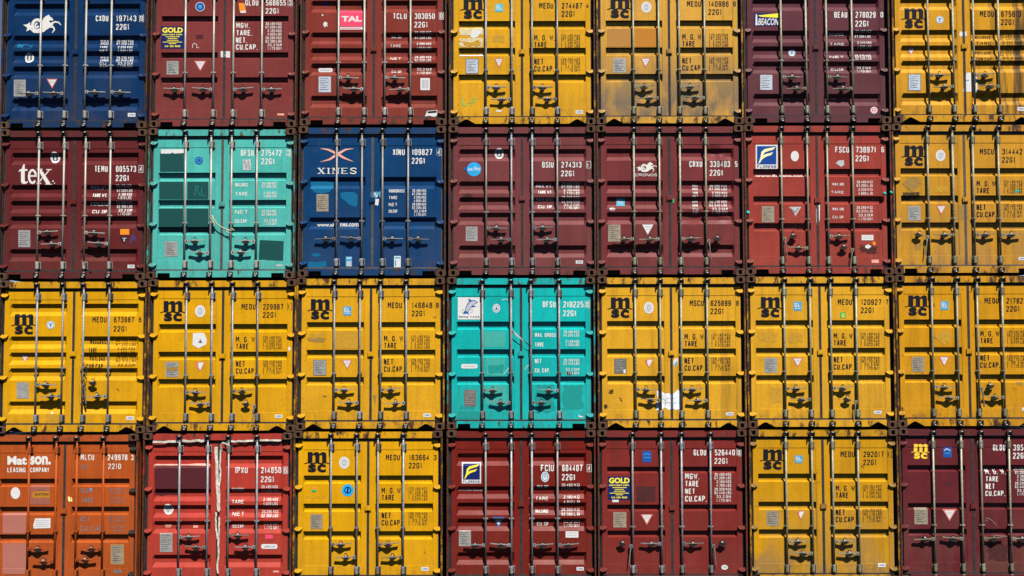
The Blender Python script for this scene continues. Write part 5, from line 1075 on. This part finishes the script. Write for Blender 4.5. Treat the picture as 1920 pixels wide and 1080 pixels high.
# torn rubber of the bright red container belongs to its left door
c, root, doors = ALL[3, 1]
mb = MB()
def loc(px, py, y): x, z = unproj(px, py, y); return (x - c.x, y, z - c.z)
rr = random.Random(3)
def torn(pts, w):
    pts = [loc(*p) for p in pts]; n = len(pts); i = len(mb.v)
    for k, p in enumerate(pts):
        a, b = Vector(pts[max(k - 1, 0)]), Vector(pts[min(k + 1, n - 1)]); d = (b - a).normalized(); q = Vector((d.z, 0, -d.x))
        ww = w * rr.uniform(.82, 1.06)
        for s in (-1, 1):
            for yy in (0, .014): mb.v.append(tuple(Vector(p) + q * ww * s + Vector((0, yy, 0))))
    for k in range(n - 1):
        j = i + 4 * k
        for q in ((0, 2, 6, 4), (1, 5, 7, 3), (0, 4, 5, 1), (2, 3, 7, 6)): mb.face([j + t for t in q], M['torn'])
def seq(x0, y0, x1, y1, n, j, y): return [(x0 + (x1 - x0) * k / n + rr.uniform(-j, j), y0 + (y1 - y0) * k / n + rr.uniform(-j, j), y + rr.uniform(-.006, .006)) for k in range(n + 1)]
torn(seq(287, 828.5, 385, 826, 14, 1.0, .026), .019)
torn(seq(425, 827.5, 527, 825.5, 14, 1.0, .026), .016)
torn(seq(405, 838, 410, 958, 12, .5, .060), .026)
torn(seq(414, 840, 410, 960, 14, 1.0, .050), .012)
torn(seq(404, 962, 408, 1012, 9, 1.2, .055), .013)
torn(seq(411, 970, 408, 1076, 12, 1.0, .055), .014)
torn([(430, 836, .02), (424, 832, .0), (417, 830, .0), (414, 836, .02), (416, 846, .05)], .012)
o = link('torn_gasket', mb.mesh('torn_gasket'), doors[0]); o['label'] = 'white door rubber torn loose and hanging in strips'

# teal blobs of tape on hinges and posts
def blob(key, px, py, r, side):
    c, root, doors = ALL[key]
    bm = bmesh.new(); bmesh.ops.create_icosphere(bm, subdivisions=2, radius=r)
    for v in bm.verts: v.co *= 1 + 0.35 * noise.noise(v.co * 40)
    me = bpy.data.meshes.new('tape_knot'); bm.to_mesh(me); bm.free(); me.materials.append(M['teal_paint']); me.shade_smooth()
    x, z = unproj(px, py, 0.02); link('tape_knot', me, doors[side], (x - c.x, 0.02, z - c.z))
blob((1, 5), 1402.5, 399, 0.034, 0); blob((1, 5), 1659, 363, 0.030, 1); blob((1, 6), 1671, 361, 0.027, 0)

# ------------------------------------------------------------------ the yard
mb = MB()
sl = (BASE[6] - BASE[0]) / (6 * 2.46)
m, n, l, b = newmat('yard_asphalt')
v = n.new('ShaderNodeTexCoord').outputs['Object']
cc = mixc(n, l, rmp(n, l, nz(n, l, v, 0.25, 6), 0.35, 0.7), (0.045, 0.044, 0.043), (0.085, 0.08, 0.075))
cc = mixc(n, l, rmp(n, l, nz(n, l, v, 60, 4), 0.4, 0.7, 0, .5), cc, (0.11, 0.105, 0.1))
l.new(cc, b.inputs['Base Color']); b.inputs['Roughness'].default_value = 0.9
R_ = 600
xs = [-R_, -10.0, 10.0, R_]
for x in xs:
    zz = (BASE[3] - 2 * PITCH - 0.012) + sl * max(-10, min(10, x))
    mb.v += [(x, -R_, zz), (x, R_, zz)]
for k in range(3): mb.face([2 * k, 2 * k + 2, 2 * k + 3, 2 * k + 1], m)
g = link('ground', mb.mesh('ground')); g['kind'] = 'structure'; g['label'] = 'dark asphalt of the container yard'
